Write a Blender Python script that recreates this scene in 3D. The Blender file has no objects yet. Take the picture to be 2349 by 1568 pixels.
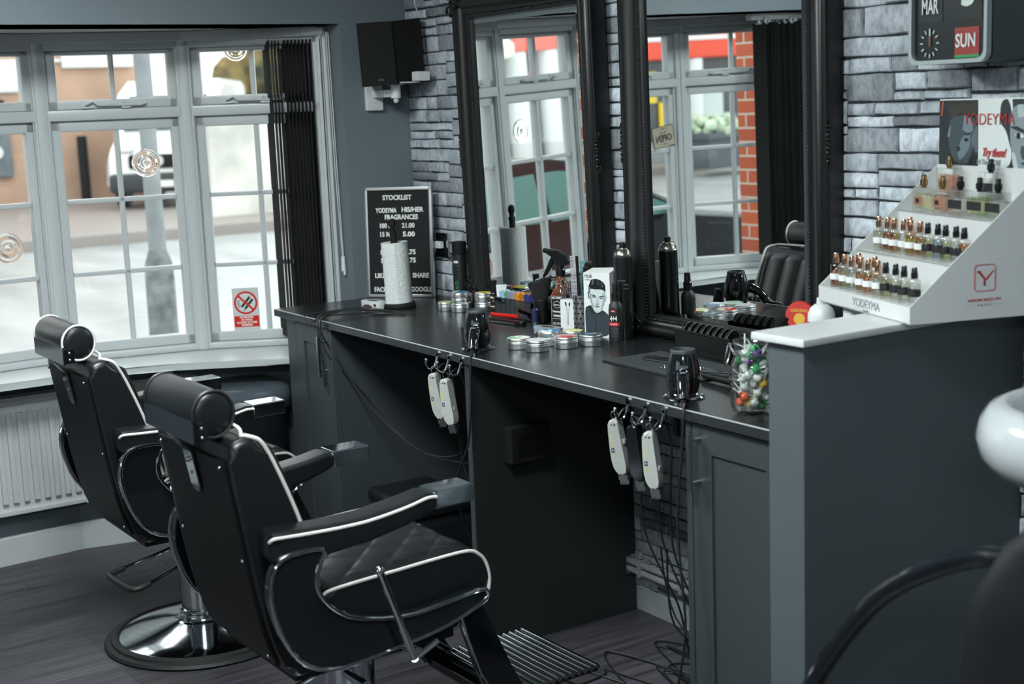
import bpy, bmesh, math, random
from mathutils import Vector, Matrix, Euler

# ------------------------------------------------------------------ camera, world, lights, exposure
SC = bpy.context.scene
COL = SC.collection
random.seed(7)
PI = math.pi
R_CAM = ((0.5491490, 0.8348319, -0.0386142), (0.1194195, -0.1241163, -0.9850554), (-0.8271484, 0.5363309, -0.1678536))
cam_d = bpy.data.cameras.new('camera')
cam = bpy.data.objects.new('camera', cam_d)
COL.objects.link(cam)
r0, r1, r2 = R_CAM
cam.matrix_world = Matrix(((r0[0], -r1[0], -r2[0], 0.0), (r0[1], -r1[1], -r2[1], 0.0), (r0[2], -r1[2], -r2[2], 1.6), (0, 0, 0, 1)))
cam_d.sensor_width = 36.0
cam_d.lens = 3200.0 / 2349.0 * 36.0
cam_d.clip_start = 0.05
cam_d.clip_end = 300
cam_d.dof.use_dof = True
cam_d.dof.focus_distance = 4.0
cam_d.dof.aperture_fstop = 3.8
SC.camera = cam
SC.view_settings.view_transform = 'Standard'
SC.view_settings.look = 'None'
SC.view_settings.gamma = 1.0
SC.view_settings.use_curve_mapping = False
SC.view_settings.exposure = 0.75
SC.cycles.use_denoising = True
SC.cycles.max_bounces = 10
SC.cycles.diffuse_bounces = 5
SC.cycles.glossy_bounces = 6
SC.cycles.transparent_max_bounces = 24
SC.cycles.transmission_bounces = 8
SC.cycles.caustics_reflective = False
SC.cycles.caustics_refractive = False
SC.cycles.sample_clamp_indirect = 4.0

world = bpy.data.worlds.new('overcast_sky')
SC.world = world
world.use_nodes = True
wn = world.node_tree
for n in list(wn.nodes): wn.nodes.remove(n)
w_out = wn.nodes.new('ShaderNodeOutputWorld')
w_bg = wn.nodes.new('ShaderNodeBackground')
w_bg.inputs['Strength'].default_value = 1.85
w_tc = wn.nodes.new('ShaderNodeTexCoord')
w_no = wn.nodes.new('ShaderNodeTexNoise')
w_no.inputs['Scale'].default_value = 1.6
w_no.inputs['Detail'].default_value = 4
w_rp = wn.nodes.new('ShaderNodeValToRGB')
w_rp.color_ramp.elements[0].color = (0.86, 0.92, 0.93, 1)
w_rp.color_ramp.elements[1].color = (0.97, 1.0, 0.995, 1)
wn.links.new(w_tc.outputs['Generated'], w_no.inputs['Vector'])
wn.links.new(w_no.outputs['Fac'], w_rp.inputs['Fac'])
wn.links.new(w_rp.outputs['Color'], w_bg.inputs['Color'])
wn.links.new(w_bg.outputs['Background'], w_out.inputs['Surface'])

def area(name, loc, rot, sx, sy, power, color=(1, 1, 1)):
    l = bpy.data.lights.new(name, 'AREA')
    l.shape = 'RECTANGLE'; l.size = sx; l.size_y = sy; l.energy = power; l.color = color
    o = bpy.data.objects.new(name, l); COL.objects.link(o)
    o.location = loc; o.rotation_euler = rot
    return o
def portal(name, loc, rot, sx, sy):
    o = area(name, loc, rot, sx, sy, 1.0)
    o.data.cycles.is_portal = True
    return o
# sky light is guided through two openings: the bay and an unseen shop front added for fill
portal('bay_portal', (-5.42, 1.36, 1.31), (0, -PI/2, 0), 1.25, 2.3)
portal('fill_opening_portal', (-1.6, -3.0, 1.55), (PI/2, 0, 0), 2.6, 1.1)

# ------------------------------------------------------------------ helpers
def lin(h):
    if isinstance(h, str):
        h = h.lstrip('#'); c = [int(h[i:i+2], 16) / 255 for i in (0, 2, 4)]
    else: c = list(h)[:3]
    return tuple((v / 12.92 if v <= 0.04045 else ((v + 0.055) / 1.055) ** 2.4) for v in c)

class MB:
    """collects shapes into one bmesh"""
    def __init__(s): s.bm = bmesh.new()
    def _tf(s, vs, M):
        if M is not None: bmesh.ops.transform(s.bm, matrix=M, verts=vs)
    def box(s, c, size, rot=None, bevel=0.0, seg=2, M=None):
        r = bmesh.ops.create_cube(s.bm, size=1.0); vs = r['verts']
        bmesh.ops.scale(s.bm, vec=size, verts=vs)
        if bevel > 0:
            es = list({e for v in vs for e in v.link_edges})
            b = bmesh.ops.bevel(s.bm, geom=es, offset=min(bevel, min(size) * 0.49), segments=seg, profile=0.5, affect='EDGES')
            vs = list({v for f in b['faces'] for v in f.verts} | {v for v in vs if v.is_valid})
        T = Matrix.Translation(c)
        if rot is not None: T = T @ Euler(rot).to_matrix().to_4x4()
        if M is not None: T = M @ T
        s._tf(vs, T); return s
    def bx(s, x0, x1, y0, y1, z0, z1, bevel=0.0, seg=2, M=None):
        return s.box(((x0+x1)/2, (y0+y1)/2, (z0+z1)/2), (abs(x1-x0), abs(y1-y0), abs(z1-z0)), None, bevel, seg, M)
    def cyl(s, p0, p1, r0, r1=None, n=20, M=None):
        if r1 is None: r1 = r0
        p0 = Vector(p0); p1 = Vector(p1); d = p1 - p0
        q = Vector((0, 0, 1)).rotation_difference(d.normalized())
        T = Matrix.Translation((p0 + p1) / 2) @ q.to_matrix().to_4x4()
        if M is not None: T = M @ T
        bmesh.ops.create_cone(s.bm, cap_ends=True, segments=n, radius1=r0, radius2=r1, depth=d.length, matrix=T)
        return s
    def sph(s, c, r, sc=(1, 1, 1), rot=None, n=14, M=None):
        T = Matrix.Translation(c)
        if rot is not None: T = T @ Euler(rot).to_matrix().to_4x4()
        T = T @ Matrix.Diagonal((sc[0], sc[1], sc[2], 1))
        if M is not None: T = M @ T
        bmesh.ops.create_uvsphere(s.bm, u_segments=n, v_segments=max(6, n // 2 + 1), radius=r, matrix=T)
        return s
    def lathe(s, prof, n=28, M=None):
        rings = []
        for r, z in prof:
            if r < 1e-6: v = s.bm.verts.new((0, 0, z)); rings.append([v])
            else: rings.append([s.bm.verts.new((r * math.cos(2*PI*i/n), r * math.sin(2*PI*i/n), z)) for i in range(n)])
        for a, b in zip(rings, rings[1:]):
            for i in range(n):
                j = (i + 1) % n
                if len(a) == 1 and len(b) == 1: continue
                if len(a) == 1: s.bm.faces.new((a[0], b[j], b[i]))
                elif len(b) == 1: s.bm.faces.new((a[i], a[j], b[0]))
                else: s.bm.faces.new((a[i], a[j], b[j], b[i]))
        s._tf([v for r in rings for v in r], M); return s
    def tube(s, pts, r, n=8, closed=False, sub=0, M=None, caps=True):
        P = [Vector(p) for p in pts]
        rr = list(r) if isinstance(r, (list, tuple)) else [r] * len(P)
        for _ in range(sub):
            Q, q = [], []
            m = len(P)
            for i in range(m if closed else m - 1):
                p0 = P[i-1] if (i > 0 or closed) else P[i]
                p1 = P[i]; p2 = P[(i+1) % m]
                p3 = P[(i+2) % m] if (closed or i + 2 < m) else P[min(i+1, m-1)]
                Q += [p1, (-p0 + 9*p1 + 9*p2 - p3) / 16]; q += [rr[i], (rr[i] + rr[(i+1) % m]) / 2]
            if not closed: Q.append(P[-1]); q.append(rr[-1])
            P, rr = Q, q
        rings = []; m = len(P)
        up = None
        for i in range(m):
            if closed: t = P[(i+1) % m] - P[i-1]
            else: t = P[min(i+1, m-1)] - P[max(i-1, 0)]
            if t.length < 1e-9: t = Vector((0, 0, 1))
            t.normalize()
            if up is None:
                up = Vector((0, 0, 1)) if abs(t.z) < 0.9 else Vector((1, 0, 0))
            up = up - t * up.dot(t)
            if up.length < 1e-5: up = t.orthogonal()
            up.normalize(); w = t.cross(up)
            rings.append([s.bm.verts.new(P[i] + (up * math.cos(2*PI*k/n) + w * math.sin(2*PI*k/n)) * rr[i]) for k in range(n)])
        for i in range(m if closed else m - 1):
            a, b = rings[i], rings[(i+1) % m]
            for k in range(n):
                j = (k + 1) % n
                s.bm.faces.new((a[k], b[k], b[j], a[j]))
        if caps and not closed:
            s.bm.faces.new(rings[0]); s.bm.faces.new(list(reversed(rings[-1])))
        s._tf([v for g in rings for v in g], M); return s
    def prism(s, poly, t, M=None, bevel=0.0, seg=2):
        """polygon in XY extruded from z=0 to z=t"""
        a = [s.bm.verts.new((p[0], p[1], 0)) for p in poly]; b = [s.bm.verts.new((p[0], p[1], t)) for p in poly]
        f0 = s.bm.faces.new(list(reversed(a))); f1 = s.bm.faces.new(b); fs = [f0, f1]; n = len(poly)
        for i in range(n):
            fs.append(s.bm.faces.new((a[i], a[(i+1) % n], b[(i+1) % n], b[i])))
        vs = a + b
        if bevel > 0:
            es = list(set(f0.edges) | set(f1.edges))
            r = bmesh.ops.bevel(s.bm, geom=es, offset=bevel, segments=seg, profile=0.5, affect='EDGES')
            vs = list({v for f in r['faces'] for v in f.verts} | {v for f in s.bm.faces if f.is_valid and f in fs for v in f.verts} | {v for v in vs if v.is_valid})
        s._tf(vs, M); return s
    def loft(s, loops, M=None, caps=True, closed=True):
        rs = [[s.bm.verts.new(p) for p in L] for L in loops]
        n = len(rs[0])
        for a, b in zip(rs, rs[1:]):
            for i in range(n if closed else n - 1):
                j = (i + 1) % n
                s.bm.faces.new((a[i], a[j], b[j], b[i]))
        if caps and closed:
            s.bm.faces.new(list(reversed(rs[0]))); s.bm.faces.new(rs[-1])
        s._tf([v for r in rs for v in r], M); return s
    def quad(s, a, b, c, d):
        s.bm.faces.new([s.bm.verts.new(p) for p in (a, b, c, d)]); return s
    def grid(s, fn, nu, nv):
        vs = [[s.bm.verts.new(fn(i / nu, j / nv)) for j in range(nv + 1)] for i in range(nu + 1)]
        for i in range(nu):
            for j in range(nv): s.bm.faces.new((vs[i][j], vs[i+1][j], vs[i+1][j+1], vs[i][j+1]))
        return s
    def build(s, name, mat, parent=None, smooth=35, M=None):
        if M is not None: bmesh.ops.transform(s.bm, matrix=M, verts=s.bm.verts)
        bmesh.ops.recalc_face_normals(s.bm, faces=s.bm.faces)
        me = bpy.data.meshes.new(name); s.bm.to_mesh(me); s.bm.free()
        if smooth:
            me.shade_smooth(); me.set_sharp_from_angle(angle=math.radians(smooth))
        for m in (mat if isinstance(mat, (list, tuple)) else [mat]): me.materials.append(m)
        o = link(name, me, parent)
        if smooth and smooth <= 40:
            wm = o.modifiers.new('weighted_normal', 'WEIGHTED_NORMAL'); wm.keep_sharp = True
        return o

def link(name, data, parent=None):
    o = bpy.data.objects.new(name, data); COL.objects.link(o)
    if parent is not None: o.parent = parent
    return o
def tag(o, label, cat, group=None, kind=None):
    o['label'] = label; o['category'] = cat
    if group: o['group'] = group
    if kind: o['kind'] = kind
    return o
def thing(name, label, cat, loc=(0, 0, 0), rot=0.0, group=None):
    o = bpy.data.objects.new(name, None); COL.objects.link(o)
    o.empty_display_size = 0.05
    o.location = loc; o.rotation_euler = rot if isinstance(rot, (tuple, list)) else (0, 0, rot)
    return tag(o, label, cat, group)
def struct(o, label=None, cat=None):
    o['kind'] = 'structure'
    if label: o['label'] = label
    if cat: o['category'] = cat
    return o
def kids(o): return [c for c in bpy.data.objects if c.parent == o]
def dup(root, loc, rot, label, group=None, mats=None):
    def cp(o, p):
        c = o.copy(); COL.objects.link(c); c.parent = p
        for ch in kids_of.get(o.name, []): cp(ch, c)
        return c
    kids_of = {}
    for o in list(bpy.data.objects):
        if o.parent is not None: kids_of.setdefault(o.parent.name, []).append(o)
    r = cp(root, None)
    r.location = loc; r.rotation_euler = rot if isinstance(rot, (tuple, list)) else (0, 0, rot)
    r['label'] = label
    if group: r['group'] = group
    return r
def TR(x=0, y=0, z=0): return Matrix.Translation((x, y, z))
def RX(d): return Matrix.Rotation(math.radians(d), 4, 'X')
def RY(d): return Matrix.Rotation(math.radians(d), 4, 'Y')
def RZ(d): return Matrix.Rotation(math.radians(d), 4, 'Z')
UP = RX(90)      # XY drawing stood up: x right, y up, facing -Y

# ------------------------------------------------------------------ materials
def newmat(name):
    m = bpy.data.materials.new(name); m.use_nodes = True
    nt = m.node_tree
    return m, nt, nt.nodes['Principled BSDF']
def mat(name, col, rough=0.5, metal=0.0, spec=0.5, coat=0.0, bump=None, vary=None, ior=None, rvar=None, emit=None):
    m, nt, b = newmat(name)
    c = lin(col)
    b.inputs['Base Color'].default_value = (*c, 1)
    b.inputs['Roughness'].default_value = rough
    b.inputs['Metallic'].default_value = metal
    b.inputs['Specular IOR Level'].default_value = spec
    b.inputs['Coat Weight'].default_value = coat
    b.inputs['Coat Roughness'].default_value = 0.08
    tc = None
    if bump or vary or rvar:
        tc = nt.nodes.new('ShaderNodeTexCoord')
    if bump:
        no = nt.nodes.new('ShaderNodeTexNoise'); no.inputs['Scale'].default_value = bump[0]; no.inputs['Detail'].default_value = 5
        bp = nt.nodes.new('ShaderNodeBump'); bp.inputs['Strength'].default_value = bump[1]; bp.inputs['Distance'].default_value = bump[2] if len(bump) > 2 else 0.002
        nt.links.new(tc.outputs['Object'], no.inputs['Vector']); nt.links.new(no.outputs['Fac'], bp.inputs['Height']); nt.links.new(bp.outputs['Normal'], b.inputs['Normal'])
    if vary:
        no = nt.nodes.new('ShaderNodeTexNoise'); no.inputs['Scale'].default_value = vary[0]; no.inputs['Detail'].default_value = 6
        mp = nt.nodes.new('ShaderNodeMapping')
        if len(vary) > 2: mp.inputs['Scale'].default_value = vary[2]
        rp = nt.nodes.new('ShaderNodeValToRGB')
        k = vary[1]
        rp.color_ramp.elements[0].position = 0.3; rp.color_ramp.elements[1].position = 0.7
        rp.color_ramp.elements[0].color = (*[v * (1 - k) for v in c], 1); rp.color_ramp.elements[1].color = (*[min(1, v * (1 + k)) for v in c], 1)
        nt.links.new(tc.outputs['Object'], mp.inputs['Vector']); nt.links.new(mp.outputs['Vector'], no.inputs['Vector'])
        nt.links.new(no.outputs['Fac'], rp.inputs['Fac']); nt.links.new(rp.outputs['Color'], b.inputs['Base Color'])
    if rvar:
        no = nt.nodes.new('ShaderNodeTexNoise'); no.inputs['Scale'].default_value = rvar[0]; no.inputs['Detail'].default_value = 4
        mr = nt.nodes.new('ShaderNodeMapRange'); mr.inputs['To Min'].default_value = rvar[1]; mr.inputs['To Max'].default_value = rvar[2]
        nt.links.new(tc.outputs['Object'], no.inputs['Vector']); nt.links.new(no.outputs['Fac'], mr.inputs['Value']); nt.links.new(mr.outputs['Result'], b.inputs['Roughness'])
    if emit:
        b.inputs['Emission Color'].default_value = (*c, 1); b.inputs['Emission Strength'].default_value = emit
    return m
def glass(name, tint=(1, 1, 1), refl=0.09, rough=0.0):
    """thin clear pane: straight-through light plus a mirror-like sheen that grows at grazing angles"""
    m = bpy.data.materials.new(name); m.use_nodes = True; nt = m.node_tree
    for n in list(nt.nodes): nt.nodes.remove(n)
    o = nt.nodes.new('ShaderNodeOutputMaterial'); t = nt.nodes.new('ShaderNodeBsdfTransparent'); g = nt.nodes.new('ShaderNodeBsdfGlossy')
    mx = nt.nodes.new('ShaderNodeMixShader'); fr = nt.nodes.new('ShaderNodeLayerWeight'); pw = nt.nodes.new('ShaderNodeMath'); ml = nt.nodes.new('ShaderNodeMath')
    t.inputs['Color'].default_value = (*tint, 1); g.inputs['Roughness'].default_value = rough
    fr.inputs['Blend'].default_value = 0.5
    pw.operation = 'POWER'; pw.inputs[1].default_value = 4.0; pw.use_clamp = True
    ml.operation = 'MULTIPLY_ADD'; ml.inputs[1].default_value = 0.85; ml.inputs[2].default_value = refl; ml.use_clamp = True
    nt.links.new(fr.outputs['Facing'], pw.inputs[0]); nt.links.new(pw.outputs['Value'], ml.inputs[0]); nt.links.new(ml.outputs['Value'], mx.inputs['Fac'])
    nt.links.new(t.outputs['BSDF'], mx.inputs[1]); nt.links.new(g.outputs['BSDF'], mx.inputs[2]); nt.links.new(mx.outputs['Shader'], o.inputs['Surface'])
    return m
def attr_mat(name, rough=0.6, spec=0.4, attr='tint'):
    m, nt, b = newmat(name)
    a = nt.nodes.new('ShaderNodeAttribute'); a.attribute_name = attr
    nt.links.new(a.outputs['Color'], b.inputs['Base Color'])
    b.inputs['Roughness'].default_value = rough; b.inputs['Specular IOR Level'].default_value = spec
    return m

PARTP = mat('partition_paint', '#4c555a', 0.5, bump=(60, 0.06), vary=(3, 0.05))
PAINT = mat('grey_wall_paint', '#68737a', 0.55, bump=(60, 0.06), vary=(3, 0.05))
CABP = mat('grey_cabinet_paint', '#373d40', 0.42, bump=(90, 0.08), vary=(4, 0.08, (1, 1, 0.2)))
DARKP = mat('dark_panel_paint', '#1f2425', 0.5, vary=(2.5, 0.08))
WHITE = mat('white_gloss_paint', '#babfc1', 0.28, bump=(45, 0.1, 0.003), vary=(5, 0.05))
SOFF = mat('ceiling_white', '#b9b5b5', 0.7)
CEIL = mat('ceiling_paint', '#a9adae', 0.8)
LEATHER = mat('black_leather', '#14171a', 0.36, spec=0.5, bump=(420, 0.12, 0.0008), rvar=(14, 0.26, 0.42))
SHELLB = mat('black_vinyl_shell', '#0c0e0e', 0.5, spec=0.35, bump=(500, 0.1, 0.0006))
GLOSSB = mat('black_gloss', '#12161a', 0.09, coat=0.25)
PLAST = mat('black_plastic', '#0d0f10', 0.35)
MATTEB = mat('black_matte', '#0c0e0f', 0.7, spec=0.3)
CHROME = mat('chrome', '#cfd4d8', 0.09, metal=1.0, rvar=(9, 0.05, 0.13))
STEEL = mat('brushed_steel', '#b4b8ba', 0.28, metal=1.0)
ALU = mat('aluminium', '#c6c9cb', 0.3, metal=1.0, bump=(60, 0.03))
PIPING = mat('white_piping', '#cfd0cb', 0.45)
RUBBER = mat('black_rubber', '#151718', 0.55)
WPLAST = mat('white_plastic', '#d3d7d8', 0.35)
PAPER = mat('white_paper', '#dfe3e3', 0.85)
CARD = mat('white_card', '#dfe2e2', 0.4)
RADI = mat('radiator_enamel', '#c2c6c6', 0.32)
FRAMEB = mat('black_frame_paint', '#0d0f10', 0.38, bump=(70, 0.1, 0.002))
GLASS = glass('window_glass', (0.97, 0.985, 0.98), 0.05)
CLEAR = glass('clear_bottle_glass', (0.97, 0.98, 0.97), 0.1)
BLIND = mat('black_blind_fabric', '#0c0f10', 0.8, bump=(300, 0.1))
INKW = mat('white_lettering', '#e4e8e6', 0.5)
INKB = mat('black_lettering', '#1c1e20', 0.5)
INKR = mat('red_lettering', '#b03638', 0.5)
INKG = mat('grey_lettering', '#7d8488', 0.5)
REDP = mat('red_print', '#cc2a22', 0.4)
PRINT = attr_mat('printed_picture', 0.35)
CABLE = mat('black_cable', '#17191a', 0.45)

def decal(name, polys, parent, M, mat_=None):
    """flat printed shapes: (points, colour, layer) drawn in XY, then placed by M"""
    bm = bmesh.new(); cols = []
    for pts, c, k in polys:
        vs = [bm.verts.new((p[0], p[1], k * 0.00025)) for p in pts]
        f = bm.faces.new(vs); cols.append(lin(c))
    bm.normal_update()
    for f in bm.faces:
        if f.normal.z < 0: f.normal_flip()
    bmesh.ops.transform(bm, matrix=M, verts=bm.verts)
    me = bpy.data.meshes.new(name); bm.to_mesh(me); bm.free()
    at = me.color_attributes.new('tint', 'FLOAT_COLOR', 'CORNER')
    for p in me.polygons:
        for li in p.loop_indices: at.data[li].color = (*cols[p.index], 1)
    me.materials.append(mat_ or PRINT)
    return link(name, me, parent)
def ell(cx, cy, rx, ry, n=20, a0=0, a1=360, rot=0):
    o = []
    ca, sa = math.cos(math.radians(rot)), math.sin(math.radians(rot))
    m = n if a1 - a0 >= 360 else n + 1
    for i in range(m):
        a = math.radians(a0 + (a1 - a0) * i / n)
        x, y = rx * math.cos(a), ry * math.sin(a)
        o.append((cx + x*ca - y*sa, cy + x*sa + y*ca))
    return o
def rect(x0, y0, x1, y1): return [(x0, y0), (x1, y0), (x1, y1), (x0, y1)]
_tx = bpy.data.objects.new('text_maker', bpy.data.curves.new('text_maker', 'FONT'))
COL.objects.link(_tx)
def text(name, body, size, m, parent, M, width=None, align='CENTER', depth=0.0004, bold=0.0, shear=0.0, space=1.0):
    """lettering as a thin solid mesh; drawn in XY, placed by M; width squeezes it to that length"""
    c = _tx.data
    c.body = body; c.size = size; c.align_x = align; c.align_y = 'CENTER'; c.extrude = depth; c.offset = bold; c.shear = shear; c.space_character = space
    c.resolution_u = 3
    dg = bpy.context.evaluated_depsgraph_get(); dg.update()
    me = bpy.data.meshes.new_from_object(_tx.evaluated_get(dg), preserve_all_data_layers=False, depsgraph=dg)
    me.name = name
    me.materials.clear(); me.materials.append(m)
    if width:
        xs = [v.co.x for v in me.vertices]
        if xs:
            w = max(xs) - min(xs)
            me.transform(Matrix.Diagonal((width / w, 1, 1, 1)))
    me.transform(M)
    return link(name, me, parent)

# ------------------------------------------------------------------ the room shell
XW, YW, ZC, YR, XE = -4.72, 2.64, 2.42, -2.95, 1.7
BAY = [(-4.72, 2.36), (-4.893, 2.358), (-5.135, 1.905), (-5.25, 1.39), (-5.21, 0.83), (-4.95, 0.36), (-4.72, 0.34)]
ZS, ZH = 0.715, 1.915

# floor: grey wood-look planks running along Y
m, nt, b = newmat('grey_wood_planks')
tc = nt.nodes.new('ShaderNodeTexCoord'); mp = nt.nodes.new('ShaderNodeMapping'); mp.inputs['Rotation'].default_value = (0, 0, PI / 2 - 0.03)
br = nt.nodes.new('ShaderNodeTexBrick'); br.offset = 0.37; br.inputs['Scale'].default_value = 1.0
br.inputs['Brick Width'].default_value = 1.25; br.inputs['Row Height'].default_value = 0.185; br.inputs['Mortar Size'].default_value = 0.0016; br.inputs['Mortar Smooth'].default_value = 0.3
br.inputs['Color1'].default_value = (*lin('#454349'), 1); br.inputs['Color2'].default_value = (*lin('#37353a'), 1); br.inputs['Mortar'].default_value = (*lin('#252526'), 1)
no = nt.nodes.new('ShaderNodeTexNoise'); mp2 = nt.nodes.new('ShaderNodeMapping'); mp2.inputs['Scale'].default_value = (22, 1.1, 1); no.inputs['Scale'].default_value = 2.2; no.inputs['Detail'].default_value = 8; no.inputs['Roughness'].default_value = 0.65
mx = nt.nodes.new('ShaderNodeMixRGB'); mx.blend_type = 'OVERLAY'; mx.inputs['Fac'].default_value = 0.9
gr = nt.nodes.new('ShaderNodeValToRGB'); gr.color_ramp.elements[0].position = 0.32; gr.color_ramp.elements[1].position = 0.68; gr.color_ramp.elements[0].color = (0.16, 0.16, 0.16, 1); gr.color_ramp.elements[1].color = (0.78, 0.78, 0.78, 1)
bp = nt.nodes.new('ShaderNodeBump'); bp.inputs['Strength'].default_value = 0.12; bp.inputs['Distance'].default_value = 0.002
nt.links.new(tc.outputs['Object'], mp.inputs['Vector']); nt.links.new(mp.outputs['Vector'], br.inputs['Vector'])
nt.links.new(tc.outputs['Object'], mp2.inputs['Vector']); nt.links.new(mp2.outputs['Vector'], no.inputs['Vector'])
nt.links.new(br.outputs['Color'], mx.inputs['Color1']); nt.links.new(no.outputs['Fac'], gr.inputs['Fac']); nt.links.new(gr.outputs['Color'], mx.inputs['Color2']); nt.links.new(mx.outputs['Color'], b.inputs['Base Color'])
nt.links.new(no.outputs['Fac'], bp.inputs['Height']); nt.links.new(bp.outputs['Normal'], b.inputs['Normal'])
b.inputs['Roughness'].default_value = 0.4; b.inputs['Specular IOR Level'].default_value = 0.4
FLOORM = m
f = MB()
f.prism([(XE, YW), (XW, YW)] + [(x - 0.06, y) for x, y in BAY] + [(XW, YR), (XE, YR)], 0.05, M=TR(0, 0, -0.05))
struct(f.build('floor', FLOORM, smooth=0), 'dark grey wood plank floor', 'floor')
f = MB(); f.bx(XW - 0.3, XE + 0.1, YR - 0.1, YW + 0.1, ZC, ZC + 0.06)
struct(f.build('ceiling', CEIL, smooth=0), 'pale ceiling of the shop', 'ceiling')

# stone wall: irregular courses of split-faced blocks, each block with its own grey
m, nt, b = newmat('split_stone')
at = nt.nodes.new('ShaderNodeAttribute'); at.attribute_name = 'tint'
tc = nt.nodes.new('ShaderNodeTexCoord')
mp = nt.nodes.new('ShaderNodeMapping'); mp.inputs['Rotation'].default_value = (0, 0.5, 0); mp.inputs['Scale'].default_value = (1.0, 1, 0.55)
n1 = nt.nodes.new('ShaderNodeTexNoise'); n1.inputs['Scale'].default_value = 60; n1.inputs['Detail'].default_value = 8; n1.inputs['Roughness'].default_value = 0.72
n2 = nt.nodes.new('ShaderNodeTexNoise'); n2.inputs['Scale'].default_value = 13; n2.inputs['Detail'].default_value = 4
r1_ = nt.nodes.new('ShaderNodeValToRGB'); r1_.color_ramp.elements[0].position = 0.38; r1_.color_ramp.elements[0].color = (0.66, 0.67, 0.68, 1); r1_.color_ramp.elements[1].position = 0.56; r1_.color_ramp.elements[1].color = (1.06, 1.07, 1.07, 1)
r2_ = nt.nodes.new('ShaderNodeValToRGB'); r2_.color_ramp.elements[0].position = 0.4; r2_.color_ramp.elements[0].color = (0.8, 0.81, 0.82, 1); r2_.color_ramp.elements[1].position = 0.5; r2_.color_ramp.elements[1].color = (1, 1, 1, 1)
x1 = nt.nodes.new('ShaderNodeMixRGB'); x1.blend_type = 'MULTIPLY'; x1.inputs['Fac'].default_value = 1
x2 = nt.nodes.new('ShaderNodeMixRGB'); x2.blend_type = 'MULTIPLY'; x2.inputs['Fac'].default_value = 0.8
bp = nt.nodes.new('ShaderNodeBump'); bp.inputs['Strength'].default_value = 0.8; bp.inputs['Distance'].default_value = 0.006
L = nt.links.new
L(tc.outputs['Object'], mp.inputs['Vector']); L(mp.outputs['Vector'], n1.inputs['Vector']); L(tc.outputs['Object'], n2.inputs['Vector'])
L(n1.outputs['Fac'], r1_.inputs['Fac']); L(n2.outputs['Fac'], r2_.inputs['Fac'])
L(at.outputs['Color'], x1.inputs['Color1']); L(r1_.outputs['Color'], x1.inputs['Color2']); L(x1.outputs['Color'], x2.inputs['Color1']); L(r2_.outputs['Color'], x2.inputs['Color2'])
L(x2.outputs['Color'], b.inputs['Base Color']); L(n1.outputs['Fac'], bp.inputs['Height']); L(bp.outputs['Normal'], b.inputs['Normal'])
b.inputs['Roughness'].default_value = 0.75; b.inputs['Specular IOR Level'].default_value = 0.25
STONE = m
rng = random.Random(11)
stones = []
def split_cells(x0, x1, z0, z1, depth=0):
    w, h = x1 - x0, z1 - z0
    if depth == 0:
        pass
    if h > 0.078 or (h > 0.06 and rng.random() < 0.5):
        k = rng.choice((0.36, 0.45, 0.5, 0.55, 0.64)); zc = z0 + h * k
        split_cells(x0, x1, z0, zc, depth + 1); split_cells(x0, x1, zc, z1, depth + 1); return
    lim = 0.25
    if w > lim or (w > 0.17 and rng.random() < 0.4):
        k = rng.uniform(0.3, 0.7); xc = x0 + w * k
        split_cells(x0, xc, z0, z1, depth + 1); split_cells(xc, x1, z0, z1, depth + 1); return
    stones.append((x0, x1, z0, z1))
z = 0.0
while z < ZC - 0.01:
    h = min(rng.uniform(0.12, 0.2), ZC - z)
    if ZC - z - h < 0.08: h = ZC - z
    x = XW - rng.uniform(0, 0.1)
    while x < 0.6:
        w = rng.uniform(0.2, 0.5)
        split_cells(max(x, XW), x + w, z, z + h); x += w
    z += h
bm = bmesh.new(); fc = []
def addf(vs, c): bm.faces.new(vs); fc.append(c)
base = [bm.verts.new(p) for p in ((XW, YW, 0), (XE, YW, 0), (XE, YW, ZC), (XW, YW, ZC))]
addf(base, lin('#33383a'))
bk = [bm.verts.new((v.co.x, YW + 0.1, v.co.z)) for v in base]
addf(bk, lin('#888888'))
for x0, x1, z0, z1 in stones:
    g = rng.choice((0.84, 0.82, 0.8, 0.82, 0.75, 0.66, 0.58, 0.78, 0.83, 0.72)) * rng.uniform(0.9, 1.08)
    c = (g * 0.955, g * 0.99, g * 1.03)
    c = lin(c)
    e = 0.002; d = rng.uniform(0.005, 0.011)
    def jit(): return rng.uniform(-0.0022, 0.0022)
    n = max(2, int((x1 - x0) / 0.05)); k = max(2, int((z1 - z0) / 0.04))
    pts = [(x0 + e + (x1 - x0 - 2*e) * i / n, z0 + e + jit()) for i in range(n)] + [(x1 - e + jit(), z0 + e + (z1 - z0 - 2*e) * i / k) for i in range(k)] + \
          [(x1 - e - (x1 - x0 - 2*e) * i / n, z1 - e + jit()) for i in range(n)] + [(x0 + e + jit(), z1 - e - (z1 - z0 - 2*e) * i / k) for i in range(k)]
    cx, cz = (x0 + x1) / 2, (z0 + z1) / 2
    def ring(ins, y): return [bm.verts.new((px + (ins if px < cx else -ins) * min(1, abs(px - cx) / (x1 - x0) * 2) , y, pz + (ins if pz < cz else -ins) * min(1, abs(pz - cz) / (z1 - z0) * 2))) for px, pz in pts]
    A = ring(0, YW); B = ring(0.0012, YW - d * 0.6); Cc = ring(0.0045, YW - d)
    for P, Q in ((A, B), (B, Cc)):
        for i in range(len(P)):
            j = (i + 1) % len(P); addf((P[i], P[j], Q[j], Q[i]), c)
    addf(Cc, c)
bmesh.ops.recalc_face_normals(bm, faces=bm.faces)
me = bpy.data.meshes.new('wall_back'); bm.to_mesh(me); bm.free()
ca = me.color_attributes.new('tint', 'FLOAT_COLOR', 'CORNER')
for p in me.polygons:
    for li in p.loop_indices: ca.data[li].color = (*fc[p.index], 1)
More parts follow.
